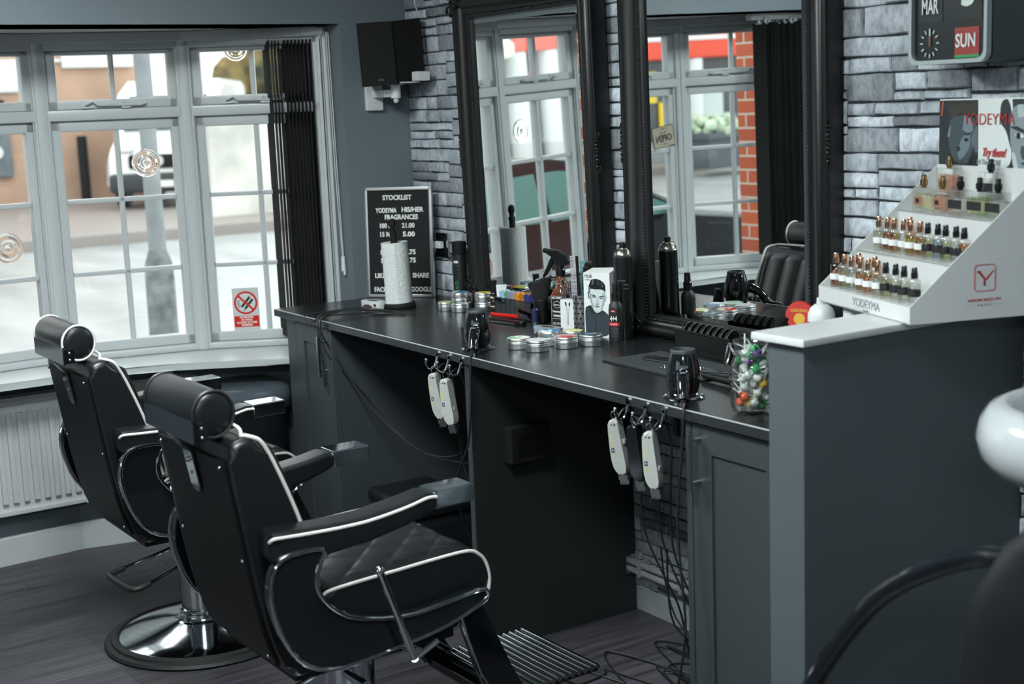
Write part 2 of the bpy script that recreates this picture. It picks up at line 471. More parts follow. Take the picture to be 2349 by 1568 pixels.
me.shade_smooth(); me.set_sharp_from_angle(angle=math.radians(50)); me.materials.append(STONE)
struct(link('wall_back', me), 'grey split stone wall behind the mirrors', 'wall')

# window wall: pier by the stone wall, beam over the bay, wall beyond the bay, the skin of the bay below the sill
f = MB()
f.bx(XW - 0.25, XW, 2.36, YW, 0, ZC)
f.bx(XW - 0.25, XW, 0.34, 2.36, ZH, ZC)
f.bx(XW - 0.25, XW, YR, 0.34, 0, ZC)
inn = [(-4.735, 2.36), (-4.87, 2.345), (-5.085, 1.92), (-5.2, 1.39), (-5.16, 0.84), (-4.92, 0.39), (-4.735, 0.34)]
out = [(-4.8, 2.5), (-5.0, 2.45), (-5.24, 1.94), (-5.35, 1.4), (-5.31, 0.78), (-5.05, 0.26), (-4.8, 0.22)]
f.loft([[(a[0], a[1], 0), (a[0], a[1], ZS - 0.03), (o[0], o[1], ZS - 0.03), (o[0], o[1], 0)] for a, o in zip(inn, out)])
# side cheeks of the bay between window and wall face
for (a, c_) in (((-4.735, 2.36), (-4.893, 2.365)), ((-4.735, 0.34), (-4.95, 0.352))):
    sgn = 1 if a[1] > 1 else -1
    f.loft([[(p[0], p[1], ZS - 0.03), (p[0], p[1] + sgn * 0.1, ZS - 0.03), (p[0], p[1] + sgn * 0.1, ZH), (p[0], p[1], ZH)] for p in (a, c_)])
struct(f.build('wall_left', PAINT, smooth=0), 'grey painted window wall with a beam over the bay window', 'wall')
f = MB(); f.prism([(XW - 0.02, 2.36)] + [(x - 0.08, y) for x, y in BAY] + [(XW - 0.02, 0.34)], 0.06, M=TR(0, 0, ZH))
struct(f.build('trim_1', SOFF, smooth=0), 'pale soffit over the bay window', 'trim')
# wall to the camera's left, with a shop front opening added for fill light, and the wall behind the camera
f = MB()
f.bx(XW, -2.95, YR - 0.12, YR, 0, ZC); f.bx(-0.25, XE, YR - 0.12, YR, 0, ZC); f.bx(-2.95, -0.25, YR - 0.12, YR, 0, 1.0); f.bx(-2.95, -0.25, YR - 0.12, YR, 2.1, ZC)
struct(f.build('wall_right', PAINT, smooth=0), 'grey painted wall with the added shop front window', 'wall')
f = MB(); f.bx(XE, XE + 0.12, YR, YW, 0, ZC)
struct(f.build('wall_front', PAINT, smooth=0), 'grey painted wall at the rear of the shop', 'wall')
w6 = MB()
for x in (-2.95, -1.62, -0.31): w6.bx(x, x + 0.06, YR - 0.1, YR - 0.03, 1.0, 2.1)
w6.bx(-2.95, -0.25, YR - 0.1, YR - 0.03, 1.0, 1.07); w6.bx(-2.95, -0.25, YR - 0.1, YR - 0.03, 2.03, 2.1)
w6o = struct(w6.build('window_5', WHITE, smooth=0), 'white frame of the added shop front window', 'window')
g = MB(); g.bx(-2.9, -0.3, YR - 0.068, YR - 0.064, 1.06, 2.04); g.build('pane', GLASS, w6o, smooth=0)

# skirting boards
f = MB()
f.bx(XW, XE, YW - 0.022, YW - 0.003, 0, 0.058); f.bx(XW, XE, YW - 0.017, YW - 0.003, 0.058, 0.068)
struct(f.build('baseboard_back', mat('skirting_paint', '#8d9294', 0.5, vary=(6, 0.15)), smooth=0), 'scuffed pale skirting along the stone wall', 'baseboard')
f = MB()
sk = [(-4.70, 2.36), (-4.855, 2.335), (-5.068, 1.915), (-5.182, 1.39), (-5.142, 0.845), (-4.91, 0.405), (-4.70, 0.36)]
f.loft([[(a[0], a[1], 0), (s_[0], s_[1], 0), (s_[0], s_[1], 0.1), (s_[0] - 0.008, s_[1], 0.1052), (a[0], a[1], 0.105)] for a, s_ in zip(inn, sk)])
f.bx(XW, XW + 0.018, YR, 0.36, 0, 0.105)
struct(f.build('baseboard_left', WHITE, smooth=0), 'white skirting below the bay window', 'baseboard')

# sill board
f = MB()
nose = [(-4.66, 2.36), (-4.66, 2.12), (-4.72, 1.99), (-4.88, 1.69), (-4.93, 1.54), (-4.945, 1.3), (-4.94, 1.05), (-4.92, 0.85), (-4.82, 0.62), (-4.68, 0.36)]
f.prism([(x - 0.05, y) for x, y in BAY[1:6]][::-1] + nose, 0.026, M=TR(0, 0, ZS - 0.026), bevel=0.006)
struct(f.build('trim_2', WHITE), 'white window sill board curving round the bay', 'trim')

# bay windows
def bay_window(name, A, B, label, stay=True, bull=None, right_sign=False):
    A = Vector((*A, 0)); B = Vector((*B, 0)); u = B - A; W = u.length
    w = MB()
    for x0, x1 in ((-0.028, 0.036), (W - 0.036, W + 0.028)): w.bx(x0, x1, -0.05, 0.05, ZS, ZH, bevel=0.008)
    for x0, x1 in ((-0.012, 0.012), (W - 0.012, W + 0.012)): w.bx(x0, x1, -0.06, 0.0, ZS, ZH - 0.02, bevel=0.006)
    w.bx(0, W, -0.05, 0.05, 1.852, ZH, bevel=0.006); w.bx(0, W, -0.062, -0.03, 1.876, ZH, bevel=0.006)
    w.bx(0, W, -0.05, 0.05, ZS, 0.742, bevel=0.008); w.bx(0, W, -0.05, 0.05, 1.6, 1.642, bevel=0.008)
    o = struct(w.build(name, WHITE), label, 'window')
    o.location = A; o.rotation_euler = (0, 0, math.atan2(u.y, u.x))
    s = MB(); gl = (0.069, W - 0.063)
    for z0, z1 in ((0.742, 1.6),):
        s.bx(0.036, gl[0], -0.028, 0.02, z0, z1, bevel=0.005); s.bx(gl[1], W - 0.036, -0.028, 0.02, z0, z1, bevel=0.005)
        s.bx(0.036, W - 0.036, -0.028, 0.02, z0, 0.78, bevel=0.005); s.bx(0.036, W - 0.036, -0.028, 0.02, 1.562, z1, bevel=0.005)
    s.build('casement', WHITE, o)
    s = MB(); z0, z1 = 1.642, 1.852
    s.bx(0.036, gl[0], -0.036, 0.014, z0, z1, bevel=0.005); s.bx(gl[1], W - 0.036, -0.036, 0.014, z0, z1, bevel=0.005)
    s.bx(0.036, W - 0.036, -0.036, 0.014, z0, 1.675, bevel=0.005); s.bx(0.036, W - 0.036, -0.036, 0.014, 1.836, z1, bevel=0.005)
    s.build('top_light', WHITE, o)
    s = MB(); c = W / 2 + 0.002
    s.bx(c - 0.0095, c + 0.0095, -0.022, 0.012, 0.778, 1.564, bevel=0.004); s.bx(c - 0.0095, c + 0.0095, -0.028, 0.008, 1.672, 1.838, bevel=0.004)
    for zb in (1.037, 1.306): s.bx(gl[0], gl[1], -0.022, 0.012, zb - 0.009, zb + 0.009, bevel=0.004)
    s.build('glazing_bars', WHITE, o)
    s = MB(); s.bx(gl[0] - 0.004, gl[1] + 0.004, -0.0015, 0.0015, 0.776, 1.566); s.bx(gl[0] - 0.004, gl[1] + 0.004, -0.0075, -0.0045, 1.671, 1.84)
    s.build('pane', GLASS, o, smooth=0)
    if stay:
        s = MB(); x0 = W * 0.3
        s.tube([(x0, -0.05, 1.655), (x0 + 0.03, -0.052, 1.668), (x0 + 0.045, -0.053, 1.655), (x0 + 0.2, -0.053, 1.652), (x0 + 0.22, -0.05, 1.658)], 0.0045, 8)
        s.bx(x0 - 0.01, x0 + 0.03, -0.052, -0.03, 1.643, 1.65, bevel=0.002); s.bx(x0 + 0.13, x0 + 0.165, -0.06, -0.04, 1.641, 1.648, bevel=0.002); s.cyl((x0 + 0.14, -0.053, 1.645), (x0 + 0.14, -0.053, 1.668), 0.003)
        s.build('stay_bar', WHITE, o)
    for (bu, bz, br_) in (bull or []):
        s = MB(); n = 26; prof = []
        for i in range(n + 1):
            r = br_ * (1 - i / n); k = 1 - i / n
            prof.append((max(r, 0), 0.003 + 0.0011 * math.cos(k * 15) * (0.3 + 0.7 * k) + 0.004 * (1 - k) ** 2 + (0.006 if r < 0.011 else 0)))
        s.lathe([(br_, -0.0), *prof[1:]], 40)
        s.build('bullion', BULL, o, smooth=80, M=TR(bu, -0.002, bz) @ RX(90))
    return o
BULL, nt, b = newmat('bullion_glass')
b.inputs['Transmission Weight'].default_value = 1.0; b.inputs['Roughness'].default_value = 0.02; b.inputs['IOR'].default_value = 1.35; b.inputs['Base Color'].default_value = (0.97, 0.99, 0.98, 1)
bay_window('window_1', BAY[5], BAY[4], 'white casement window at the far left end of the bay')
bay_window('window_2', BAY[4], BAY[3], 'white casement window left of the two full ones in the bay', bull=[(0.402, 1.154, 0.055)])
bay_window('window_3', BAY[3], BAY[2], 'white casement window in the middle of the bay, the lamp post behind it', bull=[(0.365, 1.436, 0.052)])
bay_window('window_4', BAY[2], BAY[1], 'white casement window nearest the stone wall, half behind the blind', bull=[(0.2, 1.845, 0.045)])

# no smoking notice and OPEN notice on the glass
def on_window(A, B, u, z, inset=-0.005):
    A = Vector((*A, 0)); B = Vector((*B, 0)); d = (B - A).normalized(); n = Vector((d.y, -d.x, 0))
    return A + d * u + n * (-inset) + Vector((0, 0, z)), math.atan2(d.y, d.x)
p, a = on_window(BAY[2], BAY[1], 0.121, 0.78, -0.0035)
t = thing('no_smoking_sign', 'white and red no smoking or vaping notice on the lowest window pane', 'sign', p, a)
s = MB(); s.bx(0, 0.101, -0.0008, 0.0, 0, 0.161); s.build('notice_sheet', mat('notice_sheet', '#c4c8c8', 0.4), t, smooth=0)
cx, cy, r = 0.0505, 0.103, 0.045
ring = ell(cx, cy, r, r, 40); rin = ell(cx, cy, r * 0.83, r * 0.83, 40)
pol = [(ring, '#c8281e', 0), (rin, '#cdd1d2', 1)]
def bar2(x0, y0, x1, y1, w):
    d = Vector((x1 - x0, y1 - y0)); nrm = Vector((-d.y, d.x)).normalized() * w / 2
    return [(x0 + nrm.x, y0 + nrm.y), (x0 - nrm.x, y0 - nrm.y), (x1 - nrm.x, y1 - nrm.y), (x1 + nrm.x, y1 + nrm.y)]
pol += [(bar2(cx - 0.016, cy - 0.016, cx + 0.016, cy + 0.022, 0.009), '#1f2f2c', 2), (bar2(cx - 0.002, cy - 0.022, cx + 0.027, cy + 0.013, 0.009), '#1f2f2c', 2), (bar2(cx - 0.008, cy - 0.03, cx - 0.002, cy - 0.022, 0.004), '#1f2f2c', 2), (ell(cx + 0.018, cy + 0.026, 0.002, 0.002, 8), '#1f2f2c', 2)]
for k in range(3):
    xs = cx - 0.031 + k * 0.004
    for j in range(5): pol.append((bar2(xs + 0.003 * math.sin(j * 1.5), cy - 0.018 + j * 0.006, xs + 0.003 * math.sin((j + 1) * 1.5), cy - 0.012 + j * 0.006, 0.0014), '#3b4444', 2))
pol += [(bar2(cx - 0.028, cy + 0.028, cx + 0.028, cy - 0.028, 0.008), '#c8281e', 3), (rect(0.003, 0.009, 0.098, 0.052), '#c8281e', 1)]
decal('pictogram', pol, t, TR(0, -0.0009, 0) @ UP)
for i, (wd, k) in enumerate((('NO SMOKING', 0.052), ('OR VAPING', 0.043), ('ALLOWED ON THESE', 0.078), ('PREMISES', 0.042))):
    text('lettering', wd, 0.0105, INKW, t, TR(cx, -0.0016, 0.0465 - i * 0.0102) @ UP, width=k, bold=0.0003)
p, a = on_window(BAY[4], BAY[3], 0.045, 1.335, -0.034)
t = thing('open_sign', 'beige OPEN sign tilted on the window glass, seen in the right mirror', 'sign', p, (0, 0.14, a))
s = MB(); s.bx(-0.002, 0.122, -0.003, 0.0, -0.002, 0.098); s.build('border', INKB, t, smooth=0)
s = MB(); s.bx(0.001, 0.119, -0.0038, -0.003, 0.001, 0.095); s.build('board', mat('sign_board', '#a59f8d', 0.5), t, smooth=0)
text('lettering', 'OPEN', 0.042, INKB, t, TR(0.06, -0.0042, 0.04) @ UP, width=0.092, bold=0.0012)
text('lettering', 'we are', 0.015, INKB, t, TR(0.06, -0.0042, 0.068) @ UP, width=0.04, shear=0.2)
decal('rule', [(bar2(0.03, 0.085, 0.09, 0.085, 0.0012), '#2a2a28', 0), (bar2(0.03, 0.014, 0.09, 0.014, 0.0012), '#2a2a28', 0), (ell(0.06, 0.085, 0.006, 0.003, 8), '#2a2a28', 1), (ell(0.06, 0.014, 0.006, 0.003, 8), '#2a2a28', 1)], t, TR(0, -0.0039, 0) @ UP)

# vertical blinds
def blind(name, label, rail, vanes, ztop, zbot, w, chain=True):
    t = thing(name, label, 'blind')
    r = MB(); r0_, r1_ = Vector(rail[0]), Vector(rail[1]); d = (r1_ - r0_); ang = math.atan2(d.y, d.x)
    r.box((r0_ + r1_) / 2, (d.length, 0.036, 0.03), (0, 0, ang), bevel=0.004); r.build('head_rail', WPLAST, t)
    for (x, y, a) in vanes:
        v = MB(); v.box((x, y, (ztop + zbot) / 2), (w, 0.0016, ztop - zbot), (0, 0, a)); v.build('vane', BLIND, t, smooth=0)
    for (x, y, a) in vanes:
        h = MB(); h.box((x, y, ztop + 0.011), (0.012, 0.006, 0.03), (0, 0, a)); h.box((x, y, ztop - 0.004), (w * 0.5, 0.004, 0.006), (0, 0, a)); h.build('hanger', WPLAST, t, smooth=0)
    if chain:
        c = MB(); pv = vanes
        for sgn in (-1, 1):
            for (a_, b_) in zip(pv, pv[1:]):
                ox, oy = math.cos(a_[2]) * w * 0.45 * sgn, math.sin(a_[2]) * w * 0.45 * sgn
                ox2, oy2 = math.cos(b_[2]) * w * 0.45 * sgn, math.sin(b_[2]) * w * 0.45 * sgn
                P0 = Vector((a_[0] + ox, a_[1] + oy, zbot + 0.02)); P1 = Vector((b_[0] + ox2, b_[1] + oy2, zbot + 0.02))
                c.tube([P0, (P0 + P1) / 2 + Vector((0, 0, -0.03)), P1], 0.0014, 6, sub=2)
        c.build('bottom_chain', WPLAST, t)
    return t
sight = math.atan2(2.2, -4.88)
vs = []
def vane_at(y, app):
    x = -4.95 + (y - 2.15) * 0.42
    si = math.atan2(y, x); return (x, y, si + math.asin(min(1, app / 0.076)))
for y, app in ((2.162, 0.025), (2.181, 0.009), (2.192, 0.009), (2.203, 0.009)): vs.append(vane_at(y, app))
for i in range(8): vs.append(vane_at(2.218 + i * 0.0125, 0.023))
vs.append(vane_at(2.336, 0.025))
b1 = blind('vertical_blind', 'black vertical blind drawn open beside the corner pier, behind the worktop', ((-4.99, 2.09, 1.895), (-4.845, 2.352, 1.895)), vs, 1.868, 0.755, 0.076)
c = MB()
for dx in (0, 0.008): c.tube([(-4.79, 2.338 + dx, 1.89), (-4.785, 2.34 + dx, 1.4), (-4.775, 2.345 + dx * 0.5, 1.05)], 0.0016, 6, sub=2)
c.cyl((-4.775, 2.347, 1.055), (-4.775, 2.347, 1.0), 0.007, 0.009); c.cyl((-4.772, 2.349, 1.0), (-4.772, 2.349, 0.985), 0.005)
c.build('pull_cord', WPLAST, b1)
vs = [(-4.84 + 0.02 * math.sin(i), 0.40 + i * 0.027, 0.05 if i % 2 else -0.03) for i in range(10)]
b2 = blind('vertical_blind', 'black vertical blind at the far end of the bay, seen in the right mirror', ((-4.84, 0.37, 1.895), (-4.84, 0.70, 1.895)), vs, 1.868, 0.80, 0.089)

# ------------------------------------------------------------------ outside: street, houses, van, car
ASPH = mat('wet_asphalt', '#9a9fa0', 0.28, vary=(1.5, 0.25, (0.25, 1, 1)), rvar=(0.6, 0.15, 0.5))
PAVE = mat('pavement', '#a8a6a2', 0.5, vary=(1.2, 0.15))
KERB = mat('kerb_stone', '#8b8480', 0.5)
RENDER_T = mat('terracotta_render', '#b2947f', 0.8, vary=(0.9, 0.16))
f = MB(); f.bx(-60, -5.1, -60, 60, -0.26, -0.2)
struct(f.build('ground', ASPH, smooth=0), 'wet grey road outside the window', 'road')
f = MB(); f.bx(-8.6, -5.3, -40, 40, -0.2, -0.06, bevel=0.02)
struct(f.build('pavement', PAVE), 'near pavement below the window', 'pavement')
f = MB(); f.bx(-40, -20.2, -40, 40, -0.2, -0.05); f.bx(-20.4, -20.2, -40, 40, -0.2, -0.03, bevel=0.02)
struct(f.build('pavement', KERB), 'far pavement and kerb across the road', 'pavement')
# terracotta house with sign board
h = thing('rendered_house', 'terracotta rendered house across the road, left of the white van', 'building', (-29, 5.9, -0.05))
s = MB(); s.bx(-6, 0, -9, 3.9, 0, 6.2); s.build('wall', RENDER_T, h, smooth=0)
s = MB(); s.bx(-6.3, 0.25, -9.3, 4.1, 6.2, 6.5); s.build('roof', mat('dark_roof', '#5a5a5e', 0.6), h, smooth=0)
s = MB(); s.bx(0, 0.12, 2.3, 3.75, 2.72, 3.25); s.build('sign_board', WPLAST, h, smooth=0)
s = MB(); s.bx(0, 0.06, -0.5, 3.9, 2.84, 2.9); s.build('string_course', WPLAST, h, smooth=0)
s = MB(); s.bx(0, 0.1, -1.6, 1.42, 2.25, 2.85, bevel=0.05); s.build('white_panel', WPLAST, h)
s = MB(); s.bx(0, 0.08, -0.2, 1.1, 2.0, 2.12); s.build('lamp_bracket', MATTEB, h, smooth=0)
s = MB(); s.bx(0, 0.14, -0.9, 1.15, 0.6, 1.45, bevel=0.03); s.build('noticeboard', mat('slate_board', '#5c686f', 0.5), h)
s = MB(); s.cyl((0.14, 0.85, 1.1), (0.16, 0.85, 1.1), 0.13); s.build('board_emblem', WPLAST, h)
s = MB(); s.cyl((0.3, 2.5, 0), (0.3, 2.5, 1.35), 0.1); s.build('drainpipe', MATTEB, h)
# white van
v = thing('white_van', 'white van parked nose out across the road, seen through the middle window', 'van', (-25.2, 8.75, -0.05), math.radians(150))
VW = mat('van_paint', '#dfe3e2', 0.3, coat=0.3)
def side(pts, y): return [(p[0], y, p[1]) for p in pts]
prof = [(0.0, 0.45), (0.05, 0.95), (0.25, 1.12), (0.85, 1.32), (1.45, 1.98), (1.75, 2.25), (2.2, 2.38), (5.4, 2.38), (5.5, 2.2), (5.5, 0.42), (0.0, 0.42)]
def ins(pts, k, y): return [(p[0] + (k if p[0] < 1 else -k), y, p[1] - (k if p[1] > 0.6 else -k * 0.3)) for p in pts]
s = MB(); s.loft([ins(prof, 0.12, -0.98), side(prof, -0.9), side(prof, 0.9), ins(prof, 0.12, 0.98)]); s.build('body', VW, v, smooth=30, M=RZ(0))
s = MB(); s.loft([[(0.93, -0.78, 1.42), (1.5, -0.74, 2.04), (1.5, 0.74, 2.04), (0.93, 0.78, 1.42)], [(0.9, -0.78, 1.46), (1.47, -0.74, 2.08), (1.47, 0.74, 2.08), (0.9, 0.78, 1.46)]]); s.build('windscreen', mat('tinted_glass', '#39484c', 0.08, coat=0.5), v)
for sg in (-1, 1):
    s = MB(); s.bx(0.12, 0.62, sg * 0.62 - 0.16, sg * 0.62 + 0.16, 0.98, 1.16, bevel=0.05); s.build('headlamp', STEEL, v)
s = MB(); s.bx(-0.06, 0.3, -0.93, 0.93, 0.3, 0.66, bevel=0.08); s.build('bumper', mat('bumper_plastic', '#2a2f33', 0.5), v)
s = MB(); s.bx(-0.03, 0.2, -0.55, 0.55, 0.74, 1.0, bevel=0.04); s.build('grille', MATTEB, v)
s = MB(); s.cyl((-0.05, 0, 0.88), (-0.02, 0, 0.88), 0.1); s.build('badge', STEEL, v)
s = MB(); s.bx(-0.085, -0.06, -0.26, 0.26, 0.4, 0.52); s.build('number_plate', INKW, v, smooth=0)
for x in (1.0, 4.4):
    for y in (-0.88, 0.88):
        s = MB(); s.cyl((x, y - 0.1, 0.34), (x, y + 0.1, 0.34), 0.34, n=28); s.build('wheel', RUBBER, v)
# stained white garden wall and hedge
gw = tag((lambda s: (s.bx(-22.4, -22.1, 8.55, 24, -0.05, 1.62), s.build('garden_wall', mat('stained_whitewash', '#d2d2cb', 0.8, vary=(1.1, 0.28)), smooth=0))[1])(MB()), 'stained whitewashed garden wall across the road, right of the van', 'wall')
hb = thing('hedge', 'tall green and brown hedge behind the garden wall', 'hedge', (-34, 16.0, -0.05))
s = MB(); rg = random.Random(5)
for i in range(60): s.sph((rg.uniform(-0.6, 0.6), rg.uniform(-2.4, 6), rg.uniform(1.4, 5.2)), rg.uniform(0.45, 0.8), n=8)
m, nt, b = newmat('hedge_leaves'); tc = nt.nodes.new('ShaderNodeTexCoord'); no = nt.nodes.new('ShaderNodeTexNoise'); no.inputs['Scale'].default_value = 1.3; no.inputs['Detail'].default_value = 6
rp = nt.nodes.new('ShaderNodeValToRGB'); rp.color_ramp.elements[0].position = 0.35; rp.color_ramp.elements[0].color = (*lin('#39463a'), 1); rp.color_ramp.elements[1].position = 0.65; rp.color_ramp.elements[1].color = (*lin('#a08d5c'), 1)
nt.links.new(tc.outputs['Object'], no.inputs['Vector']); nt.links.new(no.outputs['Fac'], rp.inputs['Fac']); nt.links.new(rp.outputs['Color'], b.inputs['Base Color']); b.inputs['Roughness'].default_value = 0.9
s.build('foliage', m, hb, smooth=0)
s = MB()
for y in (-2, 1, 4): s.cyl((0, y, 0), (0, y, 2), 0.12)
s.build('stem', mat('bark', '#4a4038', 0.9), hb)
# lamp post
lp = thing('lamp_post', 'grey concrete lamp post with thick base outside the middle window', 'lamp post', (-9.5, 3.24, -0.2))
s = MB(); s.lathe([(0.062, 0.86), (0.06, 1.2), (0.055, 3.0), (0.05, 6.0)], 24); s.build('shaft', mat('post_concrete', '#83898b', 0.8, bump=(25, 0.3), vary=(6, 0.15)), lp)
s = MB(); s.lathe([(0.0, 0), (0.105, 0), (0.1, 0.72), (0.094, 0.8), (0.06, 0.9)], 24); s.build('base', mat('weathered_base', '#74797a', 0.85, bump=(20, 0.5), vary=(9, 0.45)), lp)
s = MB(); s.tube([(0, 0, 5.9), (0.1, 0, 6.3), (0.8, 0, 6.5)], 0.04, 8, sub=2); s.box((0.95, 0, 6.48), (0.5, 0.2, 0.12), bevel=0.03); s.build('lantern_arm', STEEL, lp)

# the view the mirrors show: shop across the road, planter, parked car, brick pier
sh = thing('corner_shop', 'white and grey shop with a red fascia across the road, seen in the mirrors', 'shop', (-21.5, -11.5, -0.05))
s = MB(); s.bx(-5, 0, -9, 4.4, 0, 5.5); s.build('wall', mat('shop_grey', '#8f9496', 0.7), sh, smooth=0)
s = MB(); s.bx(0, 0.5, -8.5, 2.75, 1.95, 2.5, bevel=0.05); s.build('fascia', mat('red_fascia', '#d8472f', 0.5), sh)
s = MB(); s.bx(0.5, 0.52, -8.5, 2.75, 2.3, 2.38); s.build('fascia_stripe', WPLAST, sh, smooth=0)
for y in (2.6, 1.9, 0.35, -1.5, -3.6):
    s = MB(); s.cyl((0.3, y, 0), (0.3, y, 1.95), 0.2); s.build('column', WPLAST, sh)
s = MB(); s.bx(0, 0.04, -8.4, 2.4, 0.4, 1.9); s.build('shop_window', mat('dark_shop_glass', '#3a4044', 0.1), sh, smooth=0)
for (y, z, w, hh, c) in ((2.2, 1.35, 0.35, 0.5, '#c94a40'), (1.35, 1.2, 0.5, 0.75, '#e8c22c'), (0.8, 1.15, 0.45, 0.7, '#d8542e'), (-0.5, 1.45, 0.5, 0.6, '#e5c330'), (-1.0, 0.8, 0.4, 0.7, '#e5c330'), (-2.2, 1.2, 0.5, 0.8, '#c8d2cf'), (-0.1, 0.75, 0.5, 0.6, '#3f7a5a')):
    s = MB(); s.bx(0.05, 0.09, y - w / 2, y + w / 2, z - hh / 2, z + hh / 2); s.build('poster', mat('poster_print', c, 0.5), sh, smooth=0)
s = MB(); s.loft([[(0.0, 3.0, 2.2), (0.9, 3.0, 1.9), (0.9, 3.0, 2.1), (0.0, 3.0, 2.6)], [(0.0, 4.6, 1.95), (0.9, 4.6, 1.6), (0.9, 4.6, 1.8), (0.0, 4.6, 2.35)]]); s.build('canopy', mat('cream_canopy', '#cfcdbd', 0.6), sh, smooth=0)
pl = thing('street_planter', 'grey planter box of flowers on the far pavement, seen in the right mirror', 'planter', (-19.2, -11.9, -0.05))
s = MB(); s.bx(-0.4, 0.4, -0.65, 0.65, 0.0, 0.62, bevel=0.03); s.bx(-0.45, 0.45, -0.7, 0.7, 0.5, 0.62, bevel=0.02); s.build('box', mat('planter_grey', '#4d545c', 0.6), pl)
s = MB()
for i in range(40): s.sph((rg.uniform(-0.38, 0.38), rg.uniform(-0.6, 0.6), rg.uniform(0.62, 0.85)), 0.1, n=6)
o = s.build('flowers', mat('mixed_flowers', '#a9b8a0', 0.8, vary=(4, 0.6)), pl); o['kind'] = 'stuff'
# parked car
CARP = mat('black_car_paint', '#24242b', 0.12, coat=1.0)
CGL = mat('green_car_glass', '#5d8a86', 0.06, coat=0.6)
car = thing('parked_car', 'black hatchback parked close outside the window, seen in the mirrors', 'car', (-7.75, 0.0, -0.2), 0)
# profile along y (front at -1.85), heights z
cp = [(-1.93, 0.32), (-1.95, 0.55), (-1.86, 0.74), (-1.6, 0.86), (-0.75, 0.96), (-0.15, 1.26), (0.35, 1.35), (1.0, 1.32), (1.3, 1.2), (1.46, 0.95), (1.5, 0.55), (1.46, 0.32)]
def sec(x, k): return [(x, p[0] * (1 - 0.02 * k), 0.32 + (p[1] - 0.32) * (1 - 0.06 * k)) for p in cp]
def secw(x):
    o = []
    for y, z in cp:
        xx = x * (1.0 if z < 0.97 else 1.0 - (z - 0.97) * 0.36)
        o.append((xx, y, z))
    return o
s = MB(); s.loft([[(p[0] * 0.97, p[1] * 0.97, 0.34 + (p[2] - 0.34) * 0.97) for p in secw(-0.86)], secw(-0.82), secw(-0.45), secw(0.45), secw(0.82), [(p[0] * 0.97, p[1] * 0.97, 0.34 + (p[2] - 0.34) * 0.97) for p in secw(0.86)]]); s.build('body', CARP, car, smooth=40)
for sg in (-1, 1):
    xx = lambda z: sg * (0.862 * (1.0 - (max(z, 0.97) - 0.97) * 0.36) + 0.0)
    s = MB(); P = [(-0.62, 1.0), (-0.1, 1.21), (0.3, 1.27), (0.42, 1.27), (0.42, 0.98)]
    s.loft([[(xx(z) * k, y, z) for y, z in P] for k in (1.0, 0.97)]); s.build('side_window', CGL, car, smooth=0)
    s = MB(); P = [(0.48, 0.98), (0.48, 1.27), (0.95, 1.25), (1.17, 1.15), (1.25, 1.0)]
    s.loft([[(xx(z) * k, y, z) for y, z in P] for k in (1.0, 0.97)]); s.build('side_window', CGL, car, smooth=0)
    s = MB(); s.sph((sg * 0.62, -1.73, 0.68), 0.15, (1.1, 0.7, 0.7)); s.build('headlamp', STEEL, car)
    s = MB(); s.sph((sg * 0.93, -0.5, 1.02), 0.1, (0.8, 0.6, 0.7)); s.build('wing_mirror', CARP, car)
    for y in (-1.25, 0.95):
        s = MB(); s.cyl((sg * 0.7, y, 0.3), (sg * 0.87, y, 0.3), 0.3, n=28); w_ = s.build('wheel', RUBBER, car)
        s = MB(); s.cyl((sg * 0.86, y, 0.3), (sg * 0.885, y, 0.3), 0.19, n=20); s.build('hub_cap', STEEL, w_)
s = MB(); s.loft([[(x, y, z) for x, y, z in ((-0.68, -0.71, 1.0), (-0.58, -0.2, 1.24), (0.58, -0.2, 1.24), (0.68, -0.71, 1.0))], [(x, y - 0.02, z + 0.02) for x, y, z in ((-0.68, -0.71, 1.0), (-0.58, -0.2, 1.24), (0.58, -0.2, 1.24), (0.68, -0.71, 1.0))]]); s.build('windscreen', CGL, car, smooth=0)
# brick pier beside the bay
m, nt, b = newmat('orange_brick'); tc = nt.nodes.new('ShaderNodeTexCoord'); sx = nt.nodes.new('ShaderNodeSeparateXYZ'); cb = nt.nodes.new('ShaderNodeCombineXYZ'); ad = nt.nodes.new('ShaderNodeMath'); ad.operation = 'ADD'
br = nt.nodes.new('ShaderNodeTexBrick'); br.inputs['Scale'].default_value = 1; br.inputs['Brick Width'].default_value = 0.225; br.inputs['Row Height'].default_value = 0.075; br.inputs['Mortar Size'].default_value = 0.006
br.inputs['Color1'].default_value = (*lin('#b5583a'), 1); br.inputs['Color2'].default_value = (*lin('#a04c33'), 1); br.inputs['Mortar'].default_value = (*lin('#b7a99c'), 1)
nt.links.new(tc.outputs['Object'], sx.inputs['Vector']); nt.links.new(sx.outputs['X'], ad.inputs[0]); nt.links.new(sx.outputs['Y'], ad.inputs[1]); nt.links.new(ad.outputs['Value'], cb.inputs['X']); nt.links.new(sx.outputs['Z'], cb.inputs['Y']); nt.links.new(cb.outputs['Vector'], br.inputs['Vector']); nt.links.new(br.outputs['Color'], b.inputs['Base Color']); b.inputs['Roughness'].default_value = 0.85
s = MB(); s.bx(-5.75, -5.3, -0.7, -0.05, -0.2, 3.0)
tag(s.build('brick_pier', m, smooth=0), 'orange brick pier outside the far end of the bay, seen in the right mirror', 'pillar')

